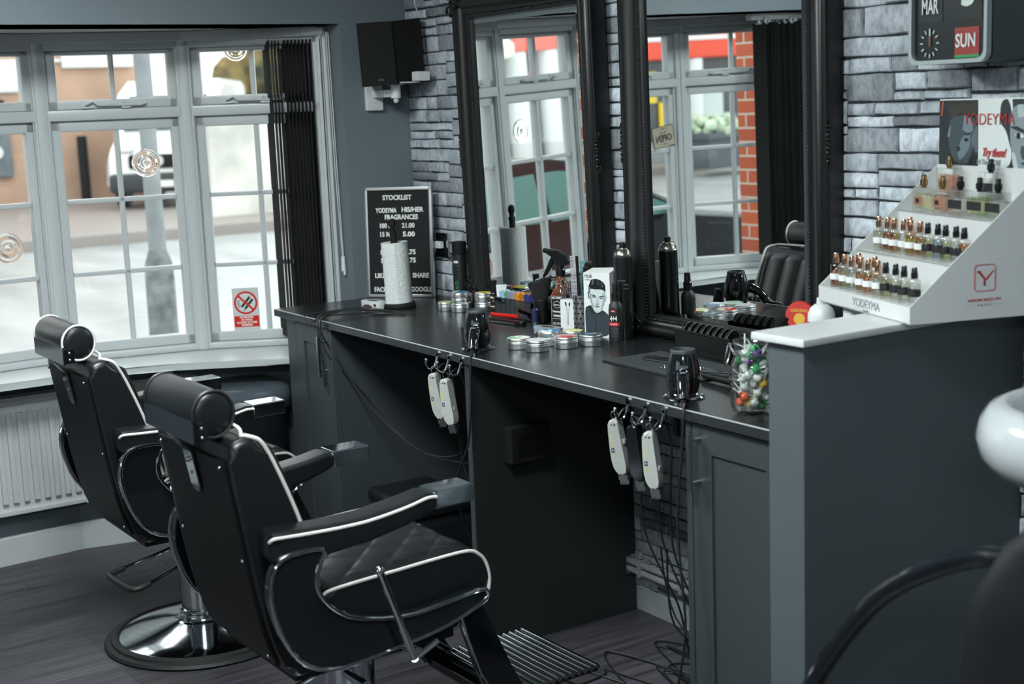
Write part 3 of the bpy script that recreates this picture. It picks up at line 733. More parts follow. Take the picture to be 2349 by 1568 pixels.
# ------------------------------------------------------------------ barber chairs (local: +x forwards, +y left, seat centre line y = YC)
YC = 0.028
SIDE = Matrix(((1, 0, 0, 0), (0, 0, 1, 0), (0, 1, 0, 0), (0, 0, 0, 1)))     # XY drawing -> XZ plane, thickness along +y
def smooth_poly(P, it=2):
    for _ in range(it):
        Q = []; n = len(P)
        for i in range(n):
            a, b_ = P[i], P[(i+1) % n]
            Q += [(a[0]*0.75 + b_[0]*0.25, a[1]*0.75 + b_[1]*0.25), (a[0]*0.25 + b_[0]*0.75, a[1]*0.25 + b_[1]*0.75)]
        P = Q
    return P
def quilt(x, y, d=0.11):
    u, v = (x + y) / d, (x - y) / d
    return (abs(math.sin(PI * u)) * abs(math.sin(PI * v))) ** 0.35
def make_chair(label, head_pipe, group):
    t = thing('barber_chair', label, 'chair', group=group)
    s = MB(); s.lathe([(0.0, 0.075), (0.072, 0.075), (0.076, 0.066), (0.085, 0.06), (0.13, 0.05), (0.2, 0.036), (0.25, 0.026), (0.258, 0.02), (0.256, 0.014)], 56); s.build('base_disc', CHROME, t)
    s = MB(); s.lathe([(0.25, 0.001), (0.296, 0.0), (0.302, 0.006), (0.296, 0.014), (0.282, 0.017), (0.279, 0.024), (0.262, 0.027), (0.255, 0.022)], 56); s.build('rubber_ring', RUBBER, t)
    s = MB(); s.cyl((0, 0, 0.07), (0, 0, 0.365), 0.061, n=32); s.lathe([(0.061, 0.098), (0.068, 0.096), (0.068, 0.088), (0.064, 0.086), (0.07, 0.084), (0.07, 0.07)], 36); s.build('column', CHROME, t)
    s = MB(); s.bx(-0.215, 0.2, YC - 0.19, YC + 0.19, 0.366, 0.39, bevel=0.006); s.bx(-0.12, 0.12, YC - 0.1, YC + 0.1, 0.345, 0.37, bevel=0.006); s.bx(-0.2, 0.21, YC - 0.2, YC + 0.2, 0.39, 0.475, bevel=0.01); s.build('under_frame', SHELLB, t)
    # side panels with chrome rim
    loop = [(-0.262, 0.688), (-0.29, 0.665), (-0.301, 0.616), (-0.294, 0.562), (-0.272, 0.497), (-0.238, 0.446), (-0.19, 0.418), (-0.12, 0.412), (0.006, 0.424), (0.113, 0.438), (0.175, 0.456), (0.228, 0.474), (0.242, 0.49), (0.228, 0.507), (0.143, 0.497), (0.062, 0.489), (-0.016, 0.493), (-0.112, 0.516), (-0.158, 0.548), (-0.187, 0.585), (-0.196, 0.617), (-0.185, 0.653), (-0.165, 0.685), (-0.2, 0.692)]
    lp_ = smooth_poly(loop, 1)
    for yo, sg in ((YC - 0.283, -1), (YC + 0.283, 1)):
        y0 = yo if sg < 0 else yo - 0.032
        s = MB(); s.prism(lp_, 0.032, M=TR(0, y0, 0) @ SIDE, bevel=0.004); p = s.build('side_panel', GLOSSB, t)
        s = MB(); s.tube([(q[0], yo, q[1]) for q in lp_], 0.0056, 10, closed=True); s.build('chrome_trim', CHROME, p)
    # seat cushion
    sp = smooth_poly([(-0.19, 0.47), (0.262, 0.462), (0.285, 0.5), (0.275, 0.565), (0.2, 0.586), (-0.1, 0.576), (-0.16, 0.568), (-0.195, 0.52)], 2)
    s = MB(); s.prism(sp, 0.47, M=TR(0, YC - 0.235, 0) @ SIDE, bevel=0.016, seg=3); seat = s.build('seat', LEATHER, t)
    def topf(u, v):
        x = -0.17 + 0.43 * u; y = YC - 0.222 + 0.444 * v
        zt = 0.577 + 0.013 * min(1, max(0, (x + 0.1) / 0.3)) * (1 if x < 0.2 else 1) - max(0, (x - 0.2)) ** 2 * 5.0
        e = min(1, min(u, 1 - u) * 14, min(v, 1 - v) * 14)
        return (x, y, zt - 0.003 + e * (0.004 + 0.006 * quilt(x, y - YC)))
    s = MB(); s.grid(topf, 88, 90); s.build('quilted_top', LEATHER, seat, smooth=80)
    for y in (YC - 0.234, YC + 0.234):
        s = MB(); s.tube([(-0.17, y, 0.548), (-0.155, y, 0.566), (-0.12, y, 0.574), (0.03, y, 0.58), (0.2, y, 0.585), (0.245, y, 0.573), (0.268, y, 0.545), (0.276, y, 0.505), (0.27, y, 0.472)], 0.0042, 8, sub=2); s.build('piping', PIPING, seat)
    # backrest
    bp_ = smooth_poly([(-0.338, 0.91), (-0.326, 0.82), (-0.312, 0.733), (-0.298, 0.63), (-0.28, 0.53), (-0.262, 0.46), (-0.238, 0.402), (-0.21, 0.376), (-0.165, 0.39), (-0.15, 0.5), (-0.165, 0.62), (-0.192, 0.735), (-0.232, 0.845), (-0.258, 0.91), (-0.285, 0.938), (-0.325, 0.93)], 1)
    s = MB(); s.prism(bp_, 0.42, M=TR(0, YC - 0.21, 0) @ SIDE, bevel=0.02, seg=4); back = s.build('backrest', LEATHER, t)
    # moulded rear cover with corner screws
    rear = [(-0.337, 0.885), (-0.3265, 0.82), (-0.3135, 0.733), (-0.3, 0.63), (-0.283, 0.53), (-0.266, 0.46), (-0.245, 0.41)]
    s = MB(); s.loft([[(x - 0.0045, YC - 0.178, z), (x - 0.0045, YC + 0.178, z), (x + 0.003, YC + 0.178, z), (x + 0.003, YC - 0.178, z)] for x, z in rear]); cov = s.build('rear_cover', SHELLB, back)
    for x, z in ((-0.341, 0.872), (-0.305, 0.66), (-0.262, 0.435)):
        for y in (YC - 0.168, YC + 0.168): s = MB(); s.sph((x - 0.003, y, z), 0.0042, n=10); s.build('screw', STEEL, cov)
    fr_ = [(-0.258, 0.915), (-0.23, 0.846), (-0.19, 0.735), (-0.163, 0.62), (-0.152, 0.56)]
    def bf(u, v):
        k = u * (len(fr_) - 1); i = min(int(k), len(fr_) - 2); q = k - i
        x = fr_[i][0] * (1 - q) + fr_[i+1][0] * q; z = fr_[i][1] * (1 - q) + fr_[i+1][1] * q
        y = YC - 0.185 + 0.37 * v; e = min(1, min(u, 1 - u) * 14, min(v, 1 - v) * 14)
        return (x + 0.004 + e * (0.016 + 0.014 * abs(math.sin(PI * ((y - YC) / 0.092 + 0.5))) ** 0.5), y, z)
    s = MB(); s.grid(bf, 60, 60); s.build('quilted_front', LEATHER, back, smooth=80)
    for y in (YC - 0.205, YC + 0.205):
        s = MB(); s.tube([(-0.3, y * 0.9, 0.938), (-0.272, y, 0.93), (-0.25, y, 0.9), (-0.222, y, 0.835), (-0.186, y, 0.735), (-0.16, y, 0.63), (-0.15, y, 0.575)], 0.0045, 8, sub=2); s.build('piping', PIPING, back)
    s = MB(); s.tube([(-0.3, (YC - 0.205) * 0.9, 0.938), (-0.285, YC - 0.14, 0.945), (-0.283, YC, 0.947), (-0.285, YC + 0.14, 0.945), (-0.3, (YC + 0.205) * 0.9, 0.938)], 0.004, 8, sub=2); s.build('piping', PIPING, back)
    # armrests
    for sg in (-1, 1):
        ya = YC + sg * 0.245
        secs = []
        for x, zt, zb, hw in ((-0.29, 0.728, 0.69, 0.022), (-0.283, 0.737, 0.676, 0.033), (-0.25, 0.735, 0.667, 0.037), (-0.16, 0.73, 0.668, 0.038), (-0.06, 0.73, 0.675, 0.038), (0.04, 0.742, 0.693, 0.038), (0.095, 0.752, 0.71, 0.037), (0.118, 0.748, 0.718, 0.034)):
            c = 0.011; L_ = []
            for cx, cz, a0 in ((hw - c, zt - c + 0.004, 0), (-hw + c, zt - c + 0.004, 90), (-hw + c, zb + c, 180), (hw - c, zb + c, 270)):
                for k in range(4):
                    an = math.radians(a0 + 30 * k); L_.append((x, ya + cx + c * math.cos(an), cz + c * math.sin(an)))
            secs.append(L_)
        s = MB(); s.loft(secs); arm = s.build('armrest', LEATHER, t)
        s = MB(); s.bx(0.112, 0.216, ya - 0.037, ya + 0.037, 0.716, 0.757, bevel=0.004); s.build('chrome_cap', CHROME, arm)
        s = MB(); s.bx(0.2162, 0.2172, ya - 0.03, ya + 0.03, 0.722, 0.751); s.build('cap_face', GLOSSB, arm, smooth=0)
        yp = ya + sg * 0.0365
        s = MB(); s.tube([(-0.289, ya + sg * 0.027, 0.722), (-0.283, yp, 0.73), (-0.25, yp, 0.7285), (-0.16, yp, 0.724), (-0.06, yp, 0.724), (0.04, yp, 0.736), (0.09, yp, 0.746), (0.114, yp, 0.744)], 0.0042, 8, sub=2); s.build('piping', PIPING, arm)
        s = MB(); s.bx(-0.26, -0.19, ya - 0.02, ya + 0.02, 0.64, 0.69, bevel=0.005); s.build('arm_post', GLOSSB, arm)
    # headrest
    y0, y1 = YC - 0.158, YC + 0.118
    pr = [(-0.345 + 0.047 * math.cos(a) * (1.0), 0.986 + 0.05 * math.sin(a)) for a in [2 * PI * i / 28 for i in range(28)]]
    def scl(k, y): return [(-0.345 + (x + 0.345) * k, y, 0.986 + (z - 0.986) * k) for x, z in pr]
    s = MB(); s.loft([scl(0.55, y0 - 0.006), scl(0.85, y0 - 0.003), scl(0.97, y0 + 0.003), scl(1.0, y0 + 0.012), scl(1.03, (y0 + y1) / 2), scl(1.0, y1 - 0.012), scl(0.97, y1 - 0.003), scl(0.85, y1 + 0.003), scl(0.55, y1 + 0.006)]); hr = s.build('headrest', LEATHER, t, smooth=60)
    for y in (y0, y1):
        s = MB(); s.tube(scl(0.99, y), 0.0036, 8, closed=True); s.build('piping', head_pipe, hr)
    s = MB()
    s.bx(-0.393, -0.387, y0 - 0.004, y1 + 0.004, 0.928, 0.978, bevel=0.001)
    for y in (y0 - 0.008, y1 + 0.005): s.bx(-0.392, -0.362, y, y + 0.003, 0.932, 0.972, bevel=0.001)
    s.build('bracket_plate', mat('dark_chrome', '#6d7377', 0.16, metal=1.0), hr)
    for z in (0.942, 0.962):
        s = MB(); s.sph((-0.376, y0 - 0.009, z), 0.004, n=10); s.build('screw', STEEL, hr)
    s = MB(); s.loft([[(x, YC - 0.024 + d, z), (x, YC + 0.024 - d, z), (x - 0.004, YC + 0.024 - d, z), (x - 0.004, YC - 0.024 + d, z)] for x, z, d in ((-0.386, 0.93, 0), (-0.374, 0.915, 0), (-0.345, 0.88, 0), (-0.331, 0.80, 0), (-0.327, 0.785, 0.012))]); st = s.build('back_strap', CHROME, hr, smooth=0)
    s = MB(); s.sph((-0.347, YC, 0.86), 0.007, n=10); s.sph((-0.34, YC, 0.83), 0.004, n=8); s.build('strap_knob', STEEL, hr)
    # recline lever
    s = MB(); s.tube([(-0.063, YC - 0.325, 0.622), (0.013, YC - 0.322, 0.404)], 0.0085, 10); s.sph((-0.063, YC - 0.325, 0.624), 0.011, n=12); s.tube([(0.013, YC - 0.322, 0.404), (0.02, YC - 0.31, 0.398), (0.085, YC - 0.3, 0.42)], 0.008, 10); s.cyl((0.03, YC - 0.31, 0.41), (0.03, YC - 0.2, 0.41), 0.012); s.build('recline_lever', CHROME, t)
    # pump lever
    s = MB(); s.tube([(-0.03, 0.02, 0.30), (-0.25, -0.035, 0.276)], 0.0055, 8); s.tube([(-0.03, -0.12, 0.30), (-0.23, -0.2, 0.27)], 0.0055, 8); s.cyl((-0.03, -0.14, 0.3), (-0.03, 0.06, 0.3), 0.012); pl_ = s.build('pump_lever', CHROME, t)
    s = MB(); s.tube([(-0.245, -0.034, 0.277), (-0.285, -0.046, 0.272), (-0.297, -0.07, 0.271), (-0.288, -0.15, 0.266), (-0.27, -0.205, 0.263), (-0.225, -0.2, 0.27)], 0.0095, 10, sub=2); s.build('pedal_grip', RUBBER, pl_)
    # footrest
    fr = MB()
    for y in (YC - 0.19, YC + 0.17): fr.prism([(0.2, 0.455), (0.275, 0.45), (0.36, 0.25), (0.42, 0.15), (0.40, 0.13), (0.34, 0.14), (0.26, 0.26)], 0.018, M=TR(0, y, 0) @ SIDE, bevel=0.004)
    fr.bx(0.34, 0.41, YC - 0.18, YC + 0.18, 0.135, 0.16, bevel=0.005); fr.bx(0.2, 0.27, YC - 0.18, YC + 0.18, 0.42, 0.45, bevel=0.005)
    fo = fr.build('footrest', GLOSSB, t)
    for y in (YC - 0.198, YC + 0.196):
        s = MB(); s.tube([(0.205, y, 0.45), (0.262, y, 0.262), (0.34, y, 0.142)], 0.005, 8, sub=1); s.build('chrome_edge', CHROME, fo)
    s = MB(); s.bx(0.385, 0.645, YC - 0.165, YC + 0.16, 0.152, 0.163, bevel=0.003); s.build('footplate', SHELLB, fo)
    for i in range(13):
        x = 0.392 + i * 0.0204
        s = MB(); s.cyl((x, YC - 0.172, 0.167), (x, YC + 0.165, 0.167), 0.0072, n=12); s.build('tread_bar', CHROME, fo)
    return t
DKPIPE = mat('dark_piping', '#1e2123', 0.45)
chair_far = make_chair('black barber chair nearer the window, white piping round its headrest', PIPING, 'barber chairs')
chair_far.location = (-4.049, 1.429, 0); chair_far.rotation_euler = (0, 0, math.radians(90.9))
chair_near = dup(chair_far, (-2.875, 1.365, 0.0), math.radians(91.4), 'black barber chair nearer the camera, plain black headrest, ribbed footplate in view', 'barber chairs')
for c in kids(chair_near):
    if c.name.startswith('headrest'):
        for d in kids(c):
            if d.name.startswith('piping'):
                d.data = d.data.copy(); d.data.materials.clear(); d.data.materials.append(DKPIPE)

# black leather seat by the left cabinet, and booster cushion under the worktop
t = thing('leather_stool', 'black leather padded stool between the bay window and the left cabinet', 'stool', (-4.86, 1.93, 0))
def superell(rx, ry, z, n=40, e=0.55):
    o = []
    for i in range(n):
        a = 2 * PI * i / n; c, s_ = math.cos(a), math.sin(a)
        o.append((rx * math.copysign(abs(c) ** e, c), ry * math.copysign(abs(s_) ** e, s_), z))
    return o
s = MB(); s.loft([superell(0.15, 0.15, 0.52), superell(0.165, 0.165, 0.53), superell(0.17, 0.17, 0.57), superell(0.162, 0.162, 0.6), superell(0.135, 0.135, 0.615), superell(0.08, 0.08, 0.62)]); s.build('seat_pad', mat('shiny_leather', '#49525a', 0.2, coat=0.6, bump=(300, 0.1, 0.0008)), t, smooth=60)
s = MB(); s.loft([superell(0.15, 0.15, 0.05), superell(0.155, 0.155, 0.3), superell(0.15, 0.15, 0.52)]); s.build('body', LEATHER, t, smooth=60)
for x in (-0.1, 0.1):
    for y in (-0.1, 0.1): s = MB(); s.cyl((x, y, 0), (x, y, 0.05), 0.018); s.build('foot', PLAST, t)
t = thing('booster_box', 'black leather booster box on the floor under the worktop', 'booster seat', (-4.06, 2.24, 0))
s = MB(); s.bx(-0.17, 0.17, -0.12, 0.12, 0.03, 0.26, bevel=0.03, seg=4); s.build('body', LEATHER, t)
s = MB(); s.bx(-0.175, 0.175, -0.125, 0.125, 0.262, 0.31, bevel=0.022, seg=4); s.build('pad', LEATHER, t)
for x in (-0.13, 0.13):
    for y in (-0.08, 0.08): s = MB(); s.cyl((x, y, 0), (x, y, 0.035), 0.02); s.build('foot', PLAST, t)

# ------------------------------------------------------------------ worktop, cabinets, partition, mirrors, wall things
WZ = 0.9
m, nt, b = newmat('black_laminate'); tc = nt.nodes.new('ShaderNodeTexCoord')
n1 = nt.nodes.new('ShaderNodeTexNoise'); n1.inputs['Scale'].default_value = 420; n1.inputs['Detail'].default_value = 2
rp = nt.nodes.new('ShaderNodeValToRGB'); rp.color_ramp.elements[0].position = 0.5; rp.color_ramp.elements[0].color = (*lin('#15181a'), 1); rp.color_ramp.elements[1].position = 0.75; rp.color_ramp.elements[1].color = (*lin('#33383a'), 1)
bp = nt.nodes.new('ShaderNodeBump'); bp.inputs['Strength'].default_value = 0.07; bp.inputs['Distance'].default_value = 0.001
nt.links.new(tc.outputs['Object'], n1.inputs['Vector']); nt.links.new(n1.outputs['Fac'], rp.inputs['Fac']); nt.links.new(rp.outputs['Color'], b.inputs['Base Color']); nt.links.new(n1.outputs['Fac'], bp.inputs['Height']); nt.links.new(bp.outputs['Normal'], b.inputs['Normal'])
b.inputs['Roughness'].default_value = 0.25; b.inputs['Specular IOR Level'].default_value = 0.5
LAM = m
t = thing('worktop', 'long black laminate worktop along the stone wall', 'worktop', (-3.36, 2.32, WZ))
s = MB(); s.bx(-4.69 + 3.36, -2.06 + 3.36, 2.02 - 2.32, YW - 0.012 - 2.32, -0.026, 0.0, bevel=0.002); s.build('slab', LAM, t)
s = MB(); s.bx(-4.692 + 3.36, -2.06 + 3.36, 2.0145 - 2.32, 2.02 - 2.32, -0.026, 0.0, bevel=0.0022, seg=3); s.build('edge_band', mat('grey_edge_band', '#2a2d30', 0.25, bump=(120, 0.05)), t)
s = MB(); s.bx(-4.692 + 3.36, -2.06 + 3.36, 2.0138 - 2.32, 2.0162 - 2.32, -0.0022, 0.0003); s.build('edge_highlight', mat('edge_highlight_line', '#b4babc', 0.3), t, smooth=0)  # pale strip paints the bright highlight along the worktop's top edge

def shaker_door(parent, x0, x1, y, z0, z1, fw=0.075, hx=None, hz=None):
    d = MB(); d.bx(x0 + fw, x1 - fw, y + 0.006, y + 0.014, z0 + fw, z1 - fw)
    for a, b_ in ((x0, x0 + fw), (x1 - fw, x1)): d.bx(a, b_, y, y + 0.02, z0, z1, bevel=0.0015)
    for a, b_ in ((z0, z0 + fw), (z1 - fw, z1)): d.bx(x0 + fw - 0.001, x1 - fw + 0.001, y, y + 0.02, a, b_, bevel=0.0015)
    o = d.build('door', CABP, parent)
    if hx is not None:
        h = MB(); h.bx(hx - 0.006, hx + 0.006, y - 0.035, y - 0.025, hz - 0.07, hz + 0.07, bevel=0.002)
        for dz in (-0.05, 0.05): h.cyl((hx, y - 0.03, hz + dz), (hx, y + 0.002, hz + dz), 0.0045)
        h.build('handle', STEEL, o)
    return o
t = thing('cabinet', 'grey cabinet under the left end of the worktop, panelled door', 'cabinet', (-4.44, 2.34, 0))
s = MB(); s.bx(-0.18, 0.185, -0.29, 0.235, 0.08, 0.873); s.bx(-0.17, 0.175, -0.25, 0.235, 0, 0.08); s.build('carcass', CABP, t, smooth=0)
s = MB(); s.bx(-0.18, -0.105, -0.31, -0.29, 0.08, 0.873, bevel=0.0015); s.bx(0.165, 0.185, -0.312, -0.29, 0.0, 0.873, bevel=0.0015); s.build('filler_strip', CABP, t)
shaker_door(t, -0.1, 0.162, -0.312, 0.1, 0.868, 0.062, 0.142, 0.775)
t = thing('cabinet', 'grey cabinet under the right end of the worktop, next to the partition', 'cabinet', (-2.24, 2.34, 0))
s = MB(); s.bx(-0.165, 0.16, -0.29, 0.235, 0.08, 0.873); s.bx(-0.16, 0.16, -0.25, 0.235, 0, 0.08); s.build('carcass', CABP, t, smooth=0)
s = MB(); s.bx(-0.17, -0.15, -0.312, -0.29, 0.0, 0.873, bevel=0.0015); s.build('filler_strip', CABP, t)
shaker_door(t, -0.147, 0.158, -0.312, 0.1, 0.868, 0.065, -0.122, 0.785)
t = thing('divider_panel', 'dark grey upright panel holding up the middle of the worktop', 'panel', (-3.36, 2.34, 0))
s = MB(); s.prism([(-0.31, 0), (0.272, 0), (0.272, 0.115), (0.235, 0.115), (0.235, 0.185), (0.272, 0.185), (0.272, 0.873), (-0.31, 0.873)], 0.022, M=TR(-0.022, 0, 0) @ Matrix(((0, 0, 1, 0), (1, 0, 0, 0), (0, 1, 0, 0), (0, 0, 0, 1)))); s.build('panel', DARKP, t, smooth=0)
s = MB(); s.bx(-0.0225, 0.0005, -0.313, -0.31, 0, 0.873); s.build('edge_strip', CABP, t, smooth=0)
t = thing('extension_box', 'black power box fixed to the divider panel', 'power box', (-3.36, 2.2, 0.62))
s = MB(); s.bx(0.0, 0.05, -0.07, 0.07, -0.055, 0.055, bevel=0.006); s.build('housing', MATTEB, t)
s = MB(); s.bx(0.05, 0.053, -0.05, 0.05, -0.035, 0.035, bevel=0.001); s.build('face', PLAST, t)
# partition with white shelf
t = thing('partition', 'grey painted half height partition at the right end of the worktop', 'partition', (-2.004, 2.29, 0))
s = MB(); s.bx(-0.05, 0.05, -0.34, 0.345, 0, 1.108, bevel=0.002); s.build('panel', PARTP, t)
t2 = tag((lambda s: (s.bx(-2.09, -1.94, 1.935, 2.625, 1.108, 1.1245, bevel=0.004), s.build('partition_shelf', mat('white_shelf', '#c6cacb', 0.25, vary=(30, 0.03))))[1])(MB()), 'white shelf capping the grey partition', 'shelf')

# radiator and pipes
t = thing('radiator', 'white ribbed panel radiator under the bay window', 'radiator', (-5.1, 1.5, 0))
s = MB(); s.bx(-0.07, -0.012, -0.43, 0.48, 0.2, 0.615, bevel=0.01)
for i in range(24):
    y = -0.405 + i * 0.0375
    s.prism([(y, 0.245), (y + 0.02, 0.245), (y + 0.02, 0.575), (y, 0.575)], 0.016, M=TR(-0.014, 0, 0) @ Matrix(((0, 0, 1, 0), (1, 0, 0, 0), (0, 1, 0, 0), (0, 0, 0, 1))), bevel=0.0035)
s.build('panel', RADI, t)
s = MB()
for z in (0.2, 0.605): s.bx(-0.074, 0.0, -0.435, 0.485, z, z + 0.018, bevel=0.004)
for y in (-0.437, 0.477): s.bx(-0.075, 0.0, y, y + 0.01, 0.2, 0.623, bevel=0.003)
s.build('rim', RADI, t)
s = MB()
for i in range(60): s.bx(-0.068, -0.01, -0.425 + i * 0.015, -0.416 + i * 0.015, 0.6225, 0.629, bevel=0.001)
s.bx(-0.07, -0.064, -0.43, 0.48, 0.622, 0.63); s.bx(-0.012, -0.006, -0.43, 0.48, 0.622, 0.63); s.build('top_grille', RADI, t)
s = MB(); s.cyl((-0.04, -0.45, 0.23), (-0.04, -0.45, 0.0), 0.009); s.cyl((-0.04, -0.45, 0.23), (-0.04, -0.43, 0.23), 0.012); s.cyl((-0.04, 0.5, 0.23), (-0.04, 0.5, 0.0), 0.009); s.cyl((-0.04, 0.5, 0.23), (-0.04, 0.48, 0.23), 0.012); s.build('feed_pipe', RADI, t)
PIPEM = mat('painted_pipe', '#8f9394', 0.45)
for i, z in enumerate((0.163, 0.136)):
    t = thing('heating_pipe', ('upper' if i == 0 else 'lower') + ' of two painted heating pipes low on the stone wall', 'pipe', (-3.0, 2.595, z), 0, 'heating pipes on the stone wall')
    s = MB(); s.cyl((-1.6, 0, 0), (0.85, 0, 0), 0.0105, n=16); s.build('pipe', PIPEM, t)
    for x in (-0.11, -0.31): s = MB(); s.bx(x - 0.008, x + 0.008, -0.013, 0.037, -0.013, 0.013, bevel=0.003); s.build('pipe_clip', PIPEM, t)

# mirrors with ornate black frames
MIRR = mat('mirror_silver', '#eef2f1', 0.0, metal=1.0)
def mirror(label, x0, x1, z1, tilt, group):
    gx0, gx1, gz0 = x0, x1, 0.957
    t = thing('framed_mirror', label, 'mirror', ((gx0 + gx1) / 2, 2.607, gz0), (math.radians(tilt), 0, 0), group)
    W = gx1 - gx0; H = z1 - gz0
    s = MB(); s.quad((-W/2, 0, 0), (W/2, 0, 0), (W/2, 0, H), (-W/2, 0, H)); bvl = 0.022
    s = MB(); s.bx(-W/2 + bvl, W/2 - bvl, 0.0, 0.004, bvl, H - bvl); s.build('glass', MIRR, t, smooth=0)
    s = MB(); o_ = [(-W/2, 0), (W/2, 0), (W/2, H), (-W/2, H)]; i_ = [(-W/2 + bvl, bvl), (W/2 - bvl, bvl), (W/2 - bvl, H - bvl), (-W/2 + bvl, H - bvl)]
    for k in range(4):
        j = (k + 1) % 4
        s.quad((o_[k][0], 0.0035, o_[k][1]), (o_[j][0], 0.0035, o_[j][1]), (i_[j][0], 0.0, i_[j][1]), (i_[k][0], 0.0, i_[k][1]))
    s.build('bevelled_edge', MIRR, t, smooth=0)
    # frame: mitred sweep of a moulded profile (offset outwards, depth towards the room)
    prof = [(-0.004, 0.002), (-0.004, -0.008), (0.003, -0.012), (0.009, -0.012), (0.012, -0.008), (0.02, -0.01), (0.034, -0.022), (0.05, -0.034), (0.06, -0.037), (0.07, -0.034), (0.076, -0.026), (0.083, -0.026), (0.089, -0.018), (0.089, 0.028), (-0.004, 0.028)]
    kb = 0.62
    s = MB(); loops = []
    for o, d in prof:
        ob = o * kb if o > 0 else o
        loops.append([(-W/2 - o, d, -ob), (W/2 + o, d, -ob), (W/2 + o, d, H + o), (-W/2 - o, d, H + o)])
    loops.append(loops[0])
    s.loft(loops, caps=False); fr = s.build('frame', FRAMEB, t, smooth=40)
    s = MB(); r = 0.0026; step = 0.0095
    n = int(H / step)
    for i in range(n):
        for x in (-W/2 - 0.006, W/2 + 0.006): s.box((x, -0.013, step * (i + 0.5)), (2*r, 2*r, 2*r), bevel=r * 0.8, seg=1)
    n = int(W / step)
    for i in range(n):
        for z in (-0.005, H + 0.006): s.box((-W/2 + step * (i + 0.5), -0.013, z), (2*r, 2*r, 2*r), bevel=r * 0.8, seg=1)
    s.build('beading', mat('bead_black', '#33383a', 0.25), fr, smooth=60)
    rg = random.Random(int(abs(x0) * 100))
    def scroll(cx, cz, sx, sz, big=1.0):
        s = MB()
        for k in range(3):
            pts = []
            for i in range(16):
                a = i * 0.55; rr = 0.03 * big * (1 - i / 18)
                pts.append((cx + sx * (0.012 + k * 0.03 * big - rr * math.cos(a)), -0.036 - 0.004 * math.sin(i), cz + sz * (0.015 + (2 - k) * 0.03 * big - rr * math.sin(a))))
            s.tube(pts, [0.0055 * (1 - i / 22) for i in range(16)], 6)
        for k in range(14):
            a = rg.uniform(0, PI / 2); rr = rg.uniform(0.015, 0.085) * big
            s.sph((cx + sx * rr * math.cos(a), -0.036, cz + sz * rr * math.sin(a)), 0.011 * big, (1.0, 0.5, 0.5), (0, rg.uniform(0, 3), 0), n=8)
        return s.build('corner_ornament', FRAMEB, fr)
    for sx in (-1, 1):
        scroll(sx * (W/2 + 0.08), -0.034, -sx, 1, 0.7); scroll(sx * (W/2 + 0.085), H + 0.085, -sx, -1, 0.8)
        s = MB(); zc = H * 0.52
        for k in range(9):
            s.sph((sx * (W/2 + 0.086), -0.022, zc + (k - 4) * 0.011), 0.0085, (0.7, 0.9, 0.8), (0, k, 0), n=8)
        for dz in (-0.05, 0.05): s.tube([(sx * (W/2 + 0.088 - 0.006 * math.cos(i * 0.7)), -0.02, zc + dz + 0.01 * math.sin(i * 0.7)) for i in range(9)], 0.003, 6)
        s.build('side_ornament', FRAMEB, fr)
    return t
mirror('black ornate framed mirror nearer the corner, window casement reflected in it', -4.162, -3.532, 1.897, 1.5, 'framed mirrors on the worktop')
mirror('black ornate framed mirror nearer the perfume stand, brick pier reflected in it', -3.243, -2.582, 1.95, 0.8, 'framed mirrors on the worktop')

# speaker on bracket
t = thing('wall_speaker', 'black loudspeaker on a white wall bracket above the letter board', 'speaker', (-4.61, 2.495, 1.8), (0.05, 0.0, 0))
s = MB(); s.box((0.06, -0.075, 0.0), (0.014, 0.125, 0.225), (0, 0, math.radians(-14)), bevel=0.003); s.build('grille', mat('speaker_cloth', '#0b0d0d', 0.85, bump=(700, 0.2)), t)
s = MB(); s.loft([[(0.045, -0.14, -0.112), (0.072, -0.012, -0.112), (0.075, 0.105, -0.106), (-0.03, 0.13, -0.106), (-0.08, -0.04, -0.112)], [(0.045, -0.14, 0.112), (0.072, -0.012, 0.112), (0.075, 0.105, 0.118), (-0.03, 0.13, 0.118), (-0.08, -0.04, 0.112)]]); s.build('cabinet', MATTEB, t, smooth=0)
text('lettering', 'SONY', 0.011, INKG, t, TR(0.0725, -0.075, -0.092) @ RZ(76) @ UP, width=0.022)
t = thing('speaker_bracket', 'white wall bracket holding up the black loudspeaker', 'bracket', (-4.72, 2.48, 1.65))
s = MB(); s.bx(0.0, 0.022, -0.035, 0.035, -0.055, 0.055, bevel=0.006); s.build('wall_plate', WPLAST, t)
s = MB(); s.bx(0.02, 0.12, -0.012, 0.028, -0.008, 0.02, bevel=0.004); s.cyl((0.13, 0.03, -0.012), (0.13, 0.03, 0.04), 0.018); s.sph((0.13, 0.03, -0.02), 0.01); s.cyl((0.13, 0.03, 0.035), (0.13, 0.03, 0.044), 0.03); s.build('swivel_arm', WPLAST, t)
s = MB(); s.bx(0.1, 0.21, 0.02, 0.09, 0.0405, 0.045, bevel=0.001); s.bx(0.2, 0.246, 0.06, 0.112, 0.046, 0.08, bevel=0.004); s.build('clamp', WPLAST, t)
s = MB(); s.tube([(0.0225, 0.012 * math.cos(a), -0.035 + 0.012 * math.sin(a)) for a in [i * 0.5 for i in range(13)]], 0.0012, 6); s.build('plate_emblem', mat('embossed_white', '#bfc4c6', 0.4), t)
t = tag((lambda s: (s.tube([(-4.6, 2.628, 2.05), (-4.63, 2.63, 1.99), (-4.6, 2.629, 1.93), (-4.57, 2.6, 1.9)], 0.0022, 6, sub=3), s.build('speaker_wire', WPLAST))[1])(MB()), 'thin pale speaker wire coming down the stone wall behind the loudspeaker', 'wire')
